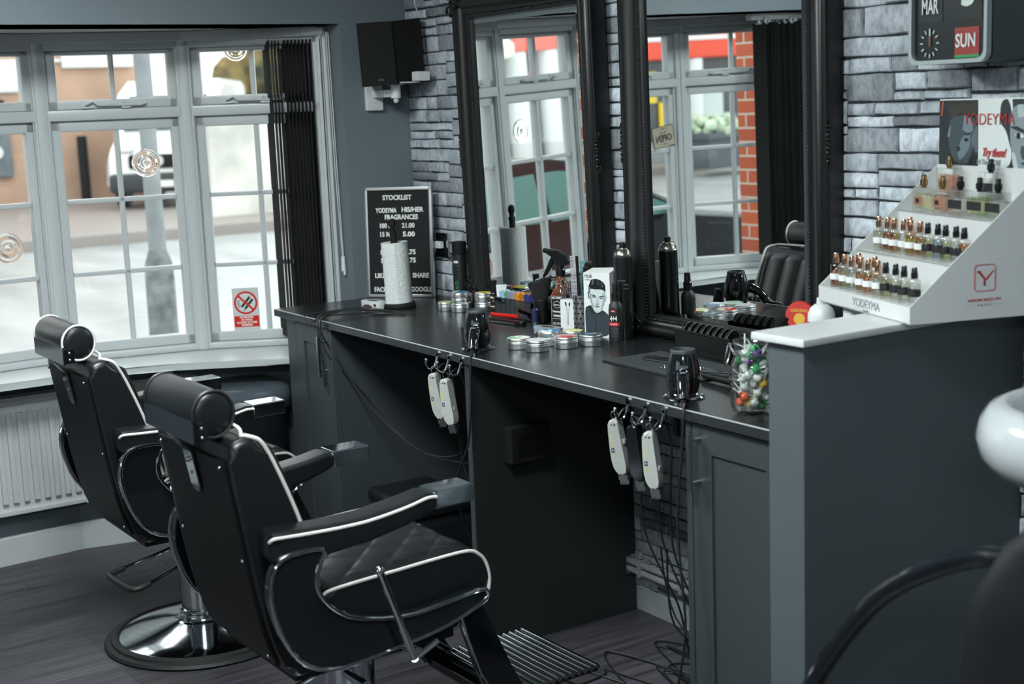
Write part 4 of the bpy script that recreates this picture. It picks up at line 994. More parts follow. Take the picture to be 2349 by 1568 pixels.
# socket with plug
t = thing('wall_socket', 'chrome double socket on the stone wall by the letter board', 'socket', (-4.49, YW - 0.012, 1.094))
s = MB(); s.bx(-0.045, 0.045, -0.01, 0.003, -0.044, 0.044, bevel=0.003); s.build('plate', CHROME, t)
s = MB(); s.bx(-0.03, 0.03, -0.012, -0.009, 0.012, 0.036, bevel=0.002); s.bx(-0.03, 0.03, -0.012, -0.009, -0.036, -0.012, bevel=0.002); s.build('switches', PLAST, t)
t = thing('white_plug', 'white plug pushed into the chrome wall socket', 'plug', (-4.495, YW - 0.026, 1.094))
s = MB(); s.bx(-0.022, 0.026, -0.02, 0.0, -0.012, 0.014, bevel=0.004); s.build('body', WPLAST, t)
s = MB(); s.tube([(0, -0.02, -0.012), (0.0, -0.03, -0.04), (-0.01, -0.02, -0.1), (-0.03, -0.015, -0.19)], 0.003, 6, sub=2); s.build('lead', CABLE, t)

# flip calendar clock
t = thing('calendar_clock', 'grey flip calendar clock on the stone wall reading MAR and SUN', 'clock', (-2.0615, 2.5, 1.775))
s = MB(); rr = [(x, z) for x, z in [p for c in ((0.085, 0.105, 0), (-0.085, 0.105, 90), (-0.085, -0.105, 180), (0.085, -0.105, 270)) for p in [(c[0] + 0.02 * math.cos(math.radians(c[2] + a)), c[1] + 0.02 * math.sin(math.radians(c[2] + a))) for a in (0, 22, 45, 67, 90)]]]
s.prism(rr, 0.12, M=TR(0, 0.13, 0) @ UP, bevel=0.004); s.build('case', mat('clock_case', '#3f4748', 0.4), t)
s = MB(); inn_ = [(x * 0.925, z * 0.93) for x, z in rr]; s.loft([[(x, 0.004, z) for x, z in rr], [(x, -0.012, z) for x, z in rr], [(x, -0.012, z) for x, z in inn_], [(x, 0.006, z) for x, z in inn_]], caps=False); s.build('bezel', mat('grey_bezel', '#9aa3a5', 0.3), t)
s = MB(); s.prism(inn_, 0.004, M=TR(0, 0.004, 0) @ UP); s.build('dial_board', mat('dial_black', '#121617', 0.35), t, smooth=0)
F_ = lambda x, z: TR(x, -0.0035, z) @ UP
s = MB(); s.bx(-0.085, -0.02, -0.0015, 0.0, -0.035, 0.05); s.bx(0.012, 0.084, -0.0015, 0.0, -0.035, 0.085); s.build('flip_card', mat('flip_black', '#171b1c', 0.5), t, smooth=0)
text('lettering', 'MAR', 0.045, INKW, t, F_(-0.053, -0.002), width=0.045, bold=0.0008)
text('lettering', '3', 0.085, INKW, t, F_(0.05, 0.022), bold=0.0025)
s = MB(); s.bx(0.014, 0.078, -0.0018, 0.0, -0.108, -0.05); s.build('day_card', mat('red_card', '#a03430', 0.5), t, smooth=0)
s = MB(); s.bx(0.014, 0.078, -0.0022, 0.0, -0.114, -0.108); s.build('green_edge', mat('green_strip', '#2f9a58', 0.5), t, smooth=0)
text('lettering', 'SUN', 0.04, INKW, t, F_(0.044, -0.079), width=0.052, bold=0.0008)
pol = []
for k in range(12):
    a = k * PI / 6
    pol.append((bar2(-0.053 + 0.018 * math.sin(a), -0.079 + 0.023 * math.cos(a), -0.053 + 0.026 * math.sin(a), -0.079 + 0.032 * math.cos(a), 0.0028), '#cfd6d6', 0))
decal('hour_marks', pol, t, F_(0, 0))
decal('clock_hands', [(bar2(-0.053, -0.082, -0.0525, -0.048, 0.0033), '#dfe5e5', 1), (bar2(-0.053, -0.086, -0.0525, -0.063, 0.003), '#a2604a', 2), (ell(-0.053, -0.079, 0.0037, 0.0037, 10), '#6d4a40', 3)], t, F_(0, 0))
s = MB(); s.prism([(x * 0.92, z * 0.925) for x, z in rr], 0.0015, M=TR(0, -0.008, 0) @ UP); s.build('cover_glass', GLASS, t, smooth=0)

# letter board
t = thing('letter_board', 'black letter board in a silver frame headed STOCKLIST', 'sign', (-4.684, 2.394, WZ), (0, 0, math.atan2(0.175, 0.2)))
BW, BH = 0.268, 0.414
tl = Matrix.Rotation(math.radians(-3), 4, 'X')
s = MB()
for a in ((0, 0.014, 0, BH), (BW - 0.014, BW, 0, BH)): s.bx(a[0], a[1], 0, 0.018, a[2], a[3], bevel=0.003)
for a in ((0, 0.014), (BH - 0.014, BH)): s.bx(0, BW, 0, 0.018, a[0], a[1], bevel=0.003)
s.build('frame', STEEL, t, M=tl)
s = MB(); nr = 62
zz = [(0.007 + (BH - 0.018) * i / nr) for i in range(nr + 1)]
for i in range(nr): s.bx(0.013, BW - 0.013, 0.006, 0.012, zz[i] + 0.0008, zz[i+1] - 0.0008)
s.bx(0.013, BW - 0.013, 0.01, 0.014, 0.012, BH - 0.012); s.build('felt_board', mat('felt_black', '#16191a', 0.8), t, smooth=0, M=tl)
def brd(bodytxt, px, pz, w, al='CENTER', sz=0.021):
    text('letters', bodytxt, sz, INKW, t, tl @ TR(px, 0.0045, pz) @ UP, width=w, align=al, depth=0.001, bold=0.0008)
def bz(v): return (1375 - v) / 1340 * BH
def bxx(u): return (u - 60) / 830 * BW
for wd, u0, u1, v in (('STOCKLIST', 285, 640, 165), ('YODEYMA', 195, 455, 318), ('HIS/HER', 512, 780, 312), ('FRAGRANCES', 305, 712, 400), ('100 ML', 237, 425, 503), ('21.00', 512, 668, 502), ('15 ML', 237, 395, 607), ('5.00', 520, 668, 606), ('LARGE', 240, 440, 825), ('.75', 580, 672, 822), ('SMALL', 240, 440, 925), ('.75', 580, 672, 922), ('LIKE', 160, 292, 1108), ('&', 440, 480, 1108), ('SHARE', 625, 825, 1106), ('FACEBOOK', 145, 470, 1277), ('GOOGLE', 600, 858, 1275)):
    brd(wd, (bxx(u0) + bxx(u1)) / 2, bz(v), bxx(u1) - bxx(u0), sz=0.0245)

# wash unit at the right edge: white basin, black seat, tubular arm
t = thing('wash_basin', 'white glossy hair wash basin at the right edge', 'basin', (-1.31, 2.0, 0.0))
s = MB()
def bowl(rx, ry, z, cx=0, cy=0): return [(cx + rx * math.cos(a), cy + ry * math.sin(a), z) for a in [2 * PI * i / 40 for i in range(40)]]
s.lathe([(0, 0.95), (0.1, 0.951), (0.15, 0.958), (0.185, 0.974), (0.206, 1.0), (0.213, 1.03), (0.207, 1.058), (0.192, 1.08), (0.17, 1.09), (0.152, 1.08), (0.135, 1.04), (0.1, 1.005), (0, 0.995)], 48); s.build('bowl', mat('white_ceramic', '#a9afb2', 0.15, coat=0.5), t, smooth=70)
s = MB(); s.lathe([(0.0, 0), (0.16, 0), (0.16, 0.02), (0.07, 0.04), (0.06, 0.9), (0.1, 0.95)], 28); s.build('pedestal', PLAST, t)
t = thing('wash_chair', 'black leather wash chair with a curved black arm at the lower right edge', 'chair', (-0.78, 1.5, 0), math.radians(0))
def sup(cx, cy, rx, ry, z): return [(cx + a[0], cy + a[1], z) for a in superell(rx, ry, 0)]
s = MB(); s.loft([superell(0.25, 0.25, 0.36), superell(0.28, 0.28, 0.4), superell(0.28, 0.28, 0.47), superell(0.25, 0.25, 0.5), superell(0.15, 0.15, 0.505)]); s.build('seat', LEATHER, t, smooth=60)
s = MB(); s.loft([[(p[0] * k, -0.02 + p[1] * 0.35 * min(1, k), zz_) for p in superell(0.36, 0.22, 0)] for k, zz_ in ((0.75, 0.45), (0.98, 0.52), (1.08, 0.64), (1.09, 0.84), (1.04, 0.93), (0.9, 1.02), (0.68, 1.09), (0.4, 1.13), (0.2, 1.14))]); s.build('backrest', LEATHER, t, smooth=60)
s = MB(); s.lathe([(0.0, 0.0), (0.25, 0.0), (0.25, 0.015), (0.05, 0.03), (0.045, 0.36)], 28); s.build('base', CHROME, t)
s = MB(); s.tube([(-0.3, 0.06, 0.43), (-0.72, 0.1, 0.44), (-0.83, 0.1, 0.5), (-0.805, 0.1, 0.625), (-0.69, 0.1, 0.788), (-0.59, 0.1, 0.873), (-0.47, 0.1, 0.934), (-0.36, 0.06, 0.955), (-0.25, -0.0, 0.95)], 0.016, 14, sub=3); s.build('arm', GLOSSB, t)

# ------------------------------------------------------------------ things on the worktop
# kitchen roll on its holder
t = thing('paper_roll', 'white kitchen roll on a black post in front of the letter board', 'paper roll', (-4.365, 2.358, WZ + 0.019), (math.radians(2.0), math.radians(-1.0), 0))
s = MB()
N = 60
def rollp(a, z):
    r = 0.0475 + (0.0025 if a < 0.5 else 0.0) + 0.006 * max(0, 1 - abs(a - 5.6) / 0.5) * max(0, (0.09 - z) / 0.09)
    return (r * math.cos(a - 0.9), r * math.sin(a - 0.9), z)
s.loft([[rollp(2*PI*i/N, z) for i in range(N)] for z in (0.0, 0.03, 0.06, 0.1, 0.215)] + [[(0.019 * math.cos(2*PI*i/N - 0.9), 0.019 * math.sin(2*PI*i/N - 0.9), z) for i in range(N)] for z in (0.213, 0.005)], caps=False)
m, nt, b = newmat('quilted_paper'); tc = nt.nodes.new('ShaderNodeTexCoord'); n1 = nt.nodes.new('ShaderNodeTexNoise'); n1.inputs['Scale'].default_value = 38; n1.inputs['Detail'].default_value = 2
n1.inputs['Distortion'].default_value = 1.2
w1 = nt.nodes.new('ShaderNodeMath'); w1.operation = 'SINE'; w2 = nt.nodes.new('ShaderNodeMath'); w2.operation = 'MULTIPLY'; w2.inputs[1].default_value = 42
bp = nt.nodes.new('ShaderNodeBump'); bp.inputs['Strength'].default_value = 0.5; bp.inputs['Distance'].default_value = 0.0016
nt.links.new(tc.outputs['Object'], n1.inputs['Vector']); nt.links.new(n1.outputs['Fac'], w2.inputs[0]); nt.links.new(w2.outputs['Value'], w1.inputs[0]); nt.links.new(w1.outputs['Value'], bp.inputs['Height']); nt.links.new(bp.outputs['Normal'], b.inputs['Normal'])
b.inputs['Base Color'].default_value = (*lin('#d9dedd'), 1); b.inputs['Roughness'].default_value = 0.9; TOWEL = m
s.build('paper', TOWEL, t, smooth=50)
s = MB(); s.cyl((0, 0, 0.012), (0, 0, 0.213), 0.0185); s.build('core', mat('cardboard', '#8a7a68', 0.9), t)
t = thing('roll_holder', 'black turned wooden kitchen roll holder standing under the paper', 'holder', (-4.365, 2.358, WZ), (math.radians(2.0), math.radians(-1.0), 0))
s = MB(); s.lathe([(0.0, 0.0), (0.058, 0.0), (0.06, 0.008), (0.054, 0.018), (0.0, 0.018)], 32); s.build('base', MATTEB, t)
s = MB(); s.lathe([(0.012, 0.011), (0.012, 0.26), (0.0135, 0.262), (0.0135, 0.27), (0.009, 0.275), (0.0085, 0.283), (0.012, 0.29), (0.0135, 0.3), (0.011, 0.312), (0.005, 0.317), (0.0, 0.318)], 22); s.build('post', MATTEB, t)
# paper roll under the perfume stand
t = thing('paper_roll', 'white paper roll standing under the overhanging perfume stand', 'paper roll', (-2.175, 2.365, WZ))
s = MB(); s.lathe([(0.019, 0.0), (0.05, 0.0), (0.05, 0.222), (0.019, 0.222)], 40); s.build('paper', TOWEL, t)
s = MB(); s.cyl((0, 0, 0.001), (0, 0, 0.221), 0.0188); s.build('core', mat('cardboard', '#8a7a68', 0.9), t)

# clipper docks
def dock(label, loc, rot, col):
    t = thing('charging_dock', label, 'charger', loc, rot, 'clipper charging docks')
    M_ = mat('dock_plastic', col, 0.4)
    out_ = smooth_poly([(-0.055, -0.024), (0.05, -0.026), (0.058, 0.0), (0.05, 0.024), (-0.055, 0.024)], 2)
    s = MB(); s.prism(out_, 0.026, bevel=0.004, seg=3); s.build('body', M_, t)
    s = MB(); s.prism(ell(0.0, 0, 0.028, 0.011, 24), 0.001, M=TR(0.0, 0, 0.026)); s.build('well', mat('brown_well', '#5a4038', 0.5), t)
    s = MB(); s.prism(ell(0, 0.004, 0.026, 0.011, 24, 0, 180), 0.002, M=TR(0.0, -0.0255, 0) @ UP); s.cyl((0.038, -0.0262, 0.014), (0.038, -0.022, 0.014), 0.0052); s.cyl((-0.042, -0.0262, 0.016), (-0.042, -0.022, 0.016), 0.003); s.build('front_opening', mat('brown_well2', '#49332d', 0.5), t)
    return t
dock('white clipper charging dock on the worktop edge, black cables round it', (-4.43, 2.285, WZ), math.radians(12), '#c9d0d2')
dock('grey blue clipper charging dock behind the front group of tins', (-3.475, 2.385, WZ), math.radians(8), '#8d9aa3')

# tins
TINB = mat('tin_metal', '#dcdfdf', 0.34, metal=1.0, bump=(50, 0.02))
def tin(label, x, y, z, r, h, topc, group, extra=None, tilt=(0, 0, 0)):
    t = thing('hair_wax_tin', label, 'tin', (x, y, z), tilt, group)
    s = MB(); s.lathe([(0, 0), (r * 0.95, 0), (r, 0.002), (r, h * 0.42), (r * 0.975, h * 0.44), (0, h * 0.44)], 36); s.build('base', TINB, t)
    s = MB(); s.lathe([(r * 0.975, h * 0.44), (r * 1.02, h * 0.46), (r * 1.02, h * 0.58), (r * 1.0, h * 0.62), (r * 1.025, h * 0.68), (r * 1.0, h * 0.76), (r * 1.025, h * 0.84), (r * 1.01, h * 0.94), (r * 0.96, h), (r * 0.9, h * 0.985), (0, h * 0.985)], 36); lid = s.build('lid', TINB, t)
    R = r * 0.9
    pol = [(ell(0, 0, R, R, 32), topc[0], 0)]
    if len(topc) > 1: pol.append((ell(0, 0, R * 0.97, R * 0.97, 24, 200, 350), topc[1], 1))
    if len(topc) > 2: pol.append((bar2(-R * 0.5, R * 0.2, R * 0.55, -R * 0.1, R * 0.35), topc[2], 2))
    decal('label_disc', pol, lid, TR(0, 0, h * 0.985 + 0.0004) @ RZ((x * 977) % 360))
    return t
G1 = 'hair wax tins by the serum bottle'
tin('tin with yellow top, leftmost and lowest of the back group', -4.167, 2.432, WZ, 0.027, 0.031, ['#d6d9a8', '#c9cf6a'], G1)
tin('tin with green top under the blue topped tin', -4.105, 2.455, WZ, 0.0315, 0.031, ['#e3e8e3', '#3d9a52', '#2f7a8c'], G1)
tin('tin with purple top under the yellow topped tin', -4.065, 2.525, WZ, 0.0315, 0.031, ['#5b3c8c', '#e6e6ea', '#7c62a8'], G1)
tin('pale lidded tin in the middle of the left stack of the back group', -4.118, 2.462, WZ + 0.0312, 0.0285, 0.016, ['#c7d2cc'], G1)
tin('tin with blue top, highest of the left stack in the back group', -4.118, 2.462, WZ + 0.0474, 0.031, 0.02, ['#3d8fc0', '#dfe6ea', '#3a4a50'], G1)
tin('tin with yellow top, highest of the right stack in the back group', -4.07, 2.528, WZ + 0.0312, 0.0315, 0.031, ['#e8dc3a', '#e9ecdf', '#d8cc30'], G1)
tin('tall tin with red top at the back of the back group', -4.17, 2.51, WZ, 0.03, 0.052, ['#c9281f', '#e8e2dc', '#b01f1a'], G1)
G2 = 'hair wax tins at the front of the worktop'
tin('tin with pale green top, leftmost of the front group', -3.345, 2.193, WZ, 0.0345, 0.032, ['#e6e9e4', '#8fbf95', '#a5cdaa'], G2)
tin('plain steel tin, nearest the worktop edge in the front group', -3.27, 2.207, WZ, 0.0345, 0.033, ['#c9cdce'], G2)
tin('tin with blue and white top at the back of the front group', -3.325, 2.288, WZ, 0.034, 0.043, ['#2f7fb0', '#e7edf0', '#e7edf0'], G2)
tin('tin with red top in the middle of the front group', -3.255, 2.297, WZ, 0.0345, 0.034, ['#d9b7b0', '#cc3322', '#cc3322'], G2)
tin('tin with black top, rightmost of the front group', -3.235, 2.372, WZ, 0.0335, 0.033, ['#3a4348', '#2f383c', '#7fc0d0'], G2)
tin('thin tin with pale yellow top behind the red topped tin', -3.312, 2.362, WZ, 0.032, 0.036, ['#d9d98a', '#e3e4c0'], G2)

# hold spray canister, serum, tube
t = thing('hairspray_can', 'tall black can with green HOLD lettering in the corner of the left mirror', 'can', (-4.292, 2.572, WZ))
s = MB(); s.lathe([(0, 0), (0.025, 0), (0.0262, 0.003), (0.0262, 0.172), (0.0255, 0.174)], 32); s.build('body', mat('satin_black_can', '#1c1f20', 0.4), t)
s = MB(); s.lathe([(0.0262, 0.175), (0.0265, 0.218), (0.024, 0.222), (0, 0.222)], 32); s.build('cap', MATTEB, t)
def around(r, ang, z): return Matrix.Rotation(ang, 4, 'Z') @ TR(0, -r, z) @ UP
vd = math.atan2(2.572, -4.292) + PI; va = vd + PI / 2
text('lettering', 'oss', 0.018, INKW, t, around(0.0266, va - 0.55, 0.152), width=0.019, bold=0.0006)
text('lettering', 'HOLD', 0.017, mat('green_lettering', '#2f9d5a', 0.5), t, around(0.0266, va - 0.5, 0.055) @ RZ(90), width=0.055)
decal('rule', [(bar2(-0.009, 0, 0.012, 0, 0.0008), '#8a9090', 0)], t, around(0.0268, va - 0.5, 0.138))
t = thing('serum_bottle', 'slim black bottle with cream bands beside the white tube', 'bottle', (-3.985, 2.518, WZ))
s = MB(); s.lathe([(0, 0), (0.0135, 0), (0.0138, 0.002), (0.0138, 0.064), (0.01, 0.07), (0.01, 0.072)], 24); s.build('body', mat('dark_amber_glass', '#1d1512', 0.12, coat=0.4), t)
s = MB(); s.lathe([(0.0112, 0.071), (0.0115, 0.112), (0.0, 0.112)], 24); s.build('cap', MATTEB, t)
s = MB(); s.lathe([(0.0139, 0.022), (0.01395, 0.027), (0.0139, 0.027)], 24); s.lathe([(0.0139, 0.052), (0.01395, 0.059)], 24); s.build('label_band', mat('cream_label', '#bdb9a6', 0.6), t)
text('lettering', 'INTENSE', 0.005, INKW, t, around(0.0142, va, 0.043), width=0.014)
t = thing('cream_tube', 'white cream tube with pale print standing beside the clip tray', 'tube', (-3.957, 2.532, WZ), (0, 0, va))
s = MB(); s.cyl((0, 0, 0), (0, 0, 0.016), 0.013, n=24); s.build('cap', WPLAST, t)
s = MB(); s.loft([[(0.0145 * math.cos(a) * (1 + 0.28 * k), 0.0125 * math.sin(a) * (1 - 0.93 * k) , 0.016 + 0.083 * k) for a in [2*PI*i/24 for i in range(24)]] for k in (0, 0.3, 0.6, 0.85, 1.0)]); s.build('body', CARD, t, smooth=50)
decal('print', [(rect(-0.01, 0.05, 0.009, 0.075), '#b9cfcb', 0), (rect(-0.009, 0.07, 0.008, 0.073), '#5e8b86', 1), (rect(-0.005, 0.055, 0.005, 0.063), '#86aaa6', 1)], t, TR(0, -0.0108, 0.002) @ RX(6) @ UP)

# clip tray with hair clips
t = thing('clip_tray', 'smoky clear tray holding coloured hair clips under the left mirror', 'tray', (-3.825, 2.522, WZ), math.radians(0))
s = MB()
TM = glass('smoky_plastic', (0.42, 0.44, 0.47), 0.1)
L_, D_, H_ = 0.11, 0.034, 0.062
s.bx(-L_, L_, -D_, -D_ + 0.002, 0, H_); s.bx(-L_, L_, D_ - 0.002, D_, 0, H_ + 0.014); s.build('clear_wall', TM, t, smooth=0)
s = MB(); s.bx(-L_, -L_ + 0.003, -D_, D_, 0, H_); s.bx(L_ - 0.003, L_, -D_, D_, 0, H_); s.bx(-L_, L_, -D_, D_, 0, 0.003); s.bx(-L_ - 0.003, L_ + 0.003, -D_ - 0.003, -D_ + 0.002, H_, H_ + 0.003); s.bx(-L_, L_, D_ - 0.002, D_ + 0.002, H_ + 0.012, H_ + 0.016); s.build('rim', PLAST, t, smooth=0)
cols = ['#a9cfe6', '#7fa08a', '#9a92cc', '#d9a02c', '#c87238', '#33477c', '#3a3270']
nm_ = ['pale blue', 'green', 'lilac', 'yellow', 'orange', 'blue', 'dark violet']
for row in range(2):
    for i, c in enumerate(cols):
        x = -3.825 - 0.09 + i * 0.0295; y = 2.522 - 0.012 + row * 0.022
        t = thing('hair_clip', '%s hair clip in the %s row of the smoky tray' % (nm_[i], ('front', 'rear')[row]), 'hair clip', (x, y, WZ + 0.004), 0.2, 'coloured hair clips in the tray')
        cm = mat('clip_' + nm_[i].replace(' ', '_'), c, 0.4)
        s = MB(); s.cyl((0, -0.003, 0.068), (0, 0.003, 0.07), 0.0135, n=24); s.tube([(0.0132 * math.cos(a), -0.0035, 0.068 + 0.0132 * math.sin(a)) for a in [2*PI*k/20 for k in range(20)]], 0.0012, 6, closed=True); s.build('finger_pad', cm, t)
        s = MB(); s.loft([[(-0.007, -0.002, 0.056), (0.007, -0.002, 0.056), (0.007, 0.002, 0.056), (-0.007, 0.002, 0.056)], [(-0.0015, -0.002, 0.002), (0.0015, -0.002, 0.002), (0.0015, 0.002, 0.002), (-0.0015, 0.002, 0.002)]]); s.build('prong', cm, t, smooth=0)
# red comb and black brush lying in front of the tray
t = thing('red_comb', 'red comb lying in front of the clip tray', 'comb', (-3.80, 2.452, WZ + 0.012), math.radians(14))
s = MB(); s.bx(-0.075, 0.045, -0.003, 0.003, 0, 0.012, bevel=0.001)
for i in range(26): s.bx(-0.073 + i * 0.0045, -0.0715 + i * 0.0045, -0.012, -0.002, 0.003, 0.006)
s.build('comb', REDP, t, smooth=0)
t = thing('barber_clip_brush', 'black flat brush lying in front of the red comb', 'brush', (-3.745, 2.428, WZ), math.radians(10))
s = MB(); s.prism(smooth_poly([(-0.11, -0.008), (0.0, -0.012), (0.06, -0.016), (0.065, 0.0), (0.06, 0.016), (0.0, 0.012), (-0.11, 0.008)], 2), 0.012, bevel=0.003); s.build('handle', PLAST, t)
s = MB(); s.tube([(-0.1, -0.018, 0.004), (0.0, -0.022, 0.006), (0.04, -0.02, 0.005)], 0.003, 6); s.build('wire_grip', STEEL, t)
# neck brush
t = thing('neck_brush', 'black flared neck brush standing between the clip tray and the whiskey bottle', 'brush', (-3.682, 2.503, WZ), math.radians(33))
s = MB(); rg = random.Random(3)
s.loft([[(k * math.cos(a), k * 0.62 * math.sin(a), z + (0.004 * math.sin(a * 5) if z > 0.13 else 0) + 0.012 * math.cos(a) * (1 if z > 0.13 else 0)) for a in [2*PI*i/36 for i in range(36)]] for k, z in ((0.024, 0.075), (0.03, 0.1), (0.042, 0.138), (0.036, 0.14))]); s.build('bristles', mat('black_bristle', '#151718', 0.8, bump=(900, 0.6, 0.002)), t, smooth=50)
s = MB(); s.lathe([(0.0, 0), (0.02, 0.0), (0.026, 0.01), (0.022, 0.04), (0.026, 0.07), (0.024, 0.078), (0, 0.078)], 24, M=Matrix.Diagonal((1, 0.75, 1, 1))); s.build('handle', PLAST, t)
t = thing('small_blue_bottle', 'small dark blue bottle standing in front of the neck brush', 'bottle', (-3.655, 2.462, WZ))
s = MB(); s.lathe([(0, 0.012), (0.01, 0.012), (0.0115, 0.016), (0.0115, 0.05), (0.006, 0.056), (0, 0.056)], 20); s.build('body', mat('navy_plastic', '#232c52', 0.35), t)
s = MB(); s.lathe([(0, 0), (0.0105, 0), (0.0105, 0.012), (0, 0.012)], 20); s.build('cap', STEEL, t)

# whiskey bottle turned into a water sprayer
t = thing('spray_bottle', 'amber square whiskey bottle with a black trigger sprayer and black label', 'spray bottle', (-3.592, 2.522, WZ), math.radians(22))
AMB = glass('amber_glass', (0.55, 0.27, 0.12), 0.1)
s = MB(); s.bx(-0.026, 0.026, -0.026, 0.026, 0, 0.105, bevel=0.006, seg=3)
s.loft([superell(0.025, 0.025, 0.104, 28, 0.4), superell(0.022, 0.022, 0.115, 28, 0.6), superell(0.013, 0.013, 0.135, 28, 1), superell(0.0125, 0.0125, 0.165, 28, 1)]); s.build('glass', mat('amber_solid', '#6b3a1c', 0.1, coat=0.5), t)
s = MB(); s.bx(-0.0225, 0.0225, -0.0268, -0.0262, 0.006, 0.1); s.build('label', INKB, t, smooth=0)
UPF = TR(0, -0.0272, 0) @ UP
for body_, z, sz, w in (("JACK DANIEL'S", 0.092, 0.0085, 0.036), ('Old No. 7', 0.07, 0.006, 0.02), ('Tennessee', 0.049, 0.0105, 0.036), ('WHISKEY', 0.035, 0.0085, 0.03), ('70cl   40% vol', 0.012, 0.004, 0.03)):
    text('lettering', body_, sz, INKW, t, TR(0, -0.0272, z) @ UP, width=w, bold=0.0002)
pol = [(ell(0, 0.071, 0.0135, 0.011, 24), '#d5d8d4', 0), (ell(0, 0.071, 0.0122, 0.0097, 24), '#141617', 1)]
for x0, y0, x1, y1 in ((-0.021, 0.008, 0.021, 0.008), (-0.021, 0.098, 0.021, 0.098), (-0.021, 0.008, -0.021, 0.098), (0.021, 0.008, 0.021, 0.098), (-0.018, 0.026, 0.018, 0.026)): pol.append((bar2(x0, y0, x1, y1, 0.0009), '#cfd2ce', 0))
decal('label_ornament', pol, t, TR(0, -0.0269, 0) @ UP)
s = MB(); s.lathe([(0.0145, 0.16), (0.0155, 0.162), (0.0155, 0.178), (0.012, 0.182), (0.0115, 0.195), (0, 0.195)], 24)
s.prism(smooth_poly([(-0.052, 0.232), (-0.05, 0.245), (-0.015, 0.243), (0.02, 0.228), (0.048, 0.206), (0.044, 0.2), (0.012, 0.2), (0.01, 0.188), (-0.01, 0.188), (-0.012, 0.21), (-0.03, 0.222)], 1), 0.022, M=TR(0, -0.011, 0) @ SIDE, bevel=0.004); s.cyl((-0.06, 0, 0.238), (-0.048, 0, 0.238), 0.0075); s.build('sprayer_head', PLAST, t)
s = MB(); s.prism(smooth_poly([(-0.03, 0.224), (-0.018, 0.218), (-0.035, 0.185), (-0.062, 0.152), (-0.066, 0.153), (-0.05, 0.18)], 1), 0.014, M=TR(0, -0.007, 0) @ SIDE, bevel=0.002); s.build('trigger', PLAST, t)
# box of scissors
t = thing('scissors_holder', 'white card box printed with scissors, scissor handles sticking out of the top', 'box', (-3.493, 2.487, WZ), math.radians(25))
s = MB(); s.bx(-0.026, 0.026, -0.02, 0.02, 0, 0.098, bevel=0.0008); s.build('box', CARD, t)
decal('scissors_print', [(bar2(-0.004, 0.08, 0.0, 0.02, 0.0012), '#3c4245', 0), (bar2(0.006, 0.08, 0.0005, 0.02, 0.0012), '#3c4245', 0), (ell(-0.006, 0.086, 0.003, 0.007, 12, rot=15), '#3c4245', 0), (ell(0.007, 0.085, 0.003, 0.007, 12, rot=-10), '#3c4245', 0)], t, TR(0, -0.0204, 0) @ UP)
for k, (dx, dy, lab, sc) in enumerate(((-0.016, 0.0, 'steel scissors with one big finger ring, leaning left out of the white box', 1.25), (0.0, 0.004, 'steel scissors in the middle of the white box', 1.0), (0.014, -0.004, 'steel scissors at the right of the white box', 1.05))):
    t = thing('scissors', lab, 'scissors', (-3.493 + dx, 2.487 + dy, WZ + 0.07), (0, math.radians((-14, 4, 10)[k]), math.radians(25)), 'scissors in the white box')
    for sg in (-1, 1):
        s = MB(); zz0 = 0.062 + (0.012 if sg > 0 else 0); r = 0.0115 * sc
        s.tube([(sg * 0.009 + r * math.cos(a) * 0.8, 0, zz0 + r * 1.2 * math.sin(a)) for a in [2*PI*i/18 for i in range(18)]], 0.0022, 8, closed=True)
        s.tube([(sg * 0.008, 0, zz0 - r * 1.1), (sg * 0.004, 0, 0.035), (-sg * 0.003, 0, 0.0)], [0.0028, 0.0025, 0.003], 8)
        s.build('handle', CHROME, t)
    s = MB(); s.cyl((0, -0.004, 0.03), (0, 0.004, 0.03), 0.004); s.build('pivot', STEEL, t)
# perforated steel pot with combs
t = thing('comb_pot', 'steel pot with rows of round holes beside the portrait box', 'pot', (-3.432, 2.48, WZ))
s = MB(); s.lathe([(0, 0), (0.0215, 0), (0.0215, 0.118), (0.0205, 0.118), (0.0205, 0.003), (0, 0.003)], 32); s.build('pot', STEEL, t)
s = MB()
for j in range(7):
    for i in range(10):
        a = 2*PI*i/10 + (0.31 if j % 2 else 0)
        s.cyl((0.0208 * math.cos(a), 0.0208 * math.sin(a), 0.016 + j * 0.0155), (0.0218 * math.cos(a), 0.0218 * math.sin(a), 0.016 + j * 0.0155), 0.0033, n=10)
s.build('holes', mat('hole_black', '#0d0f10', 0.9), t)
def comb(label, loc, rot, tooth, spine, w, h, n=38):
    t = thing('comb', label, 'comb', loc, rot, 'combs in the steel pot')
    s = MB(); s.bx(w * 0.55, w, -0.002, 0.002, 0, h, bevel=0.0008); s.build('spine', spine, t)
    s = MB()
    for i in range(n): s.bx(-w * 0.4, w * 0.58, -0.0013, 0.0013, h * 0.3 + i * h * 0.7 / n, h * 0.3 + i * h * 0.7 / n + h * 0.4 / n)
    s.bx(-w * 0.4, w, -0.0018, 0.0018, h - 0.004, h); s.build('teeth', tooth, t, smooth=0)
comb('comb with pale teeth and a black spine, tallest in the steel pot', (-3.444, 2.472, WZ + 0.006), (0.03, -0.02, 0.5), mat('pale_teeth', '#a9a6ad', 0.4), PLAST, 0.02, 0.232)
comb('comb with teal teeth in the steel pot', (-3.432, 2.486, WZ + 0.006), (0.0, 0.03, 0.5), mat('teal_teeth', '#4f9aa0', 0.4), mat('dark_teal', '#1f3538', 0.4), 0.02, 0.214)
t = thing('round_brush', 'dark bristle brush leaning out of the steel pot behind the combs', 'brush', (-3.424, 2.49, WZ + 0.006), (-0.08, 0.05, 0.5))
s = MB(); s.bx(-0.011, 0.013, -0.006, 0.006, 0.14, 0.215, bevel=0.003)
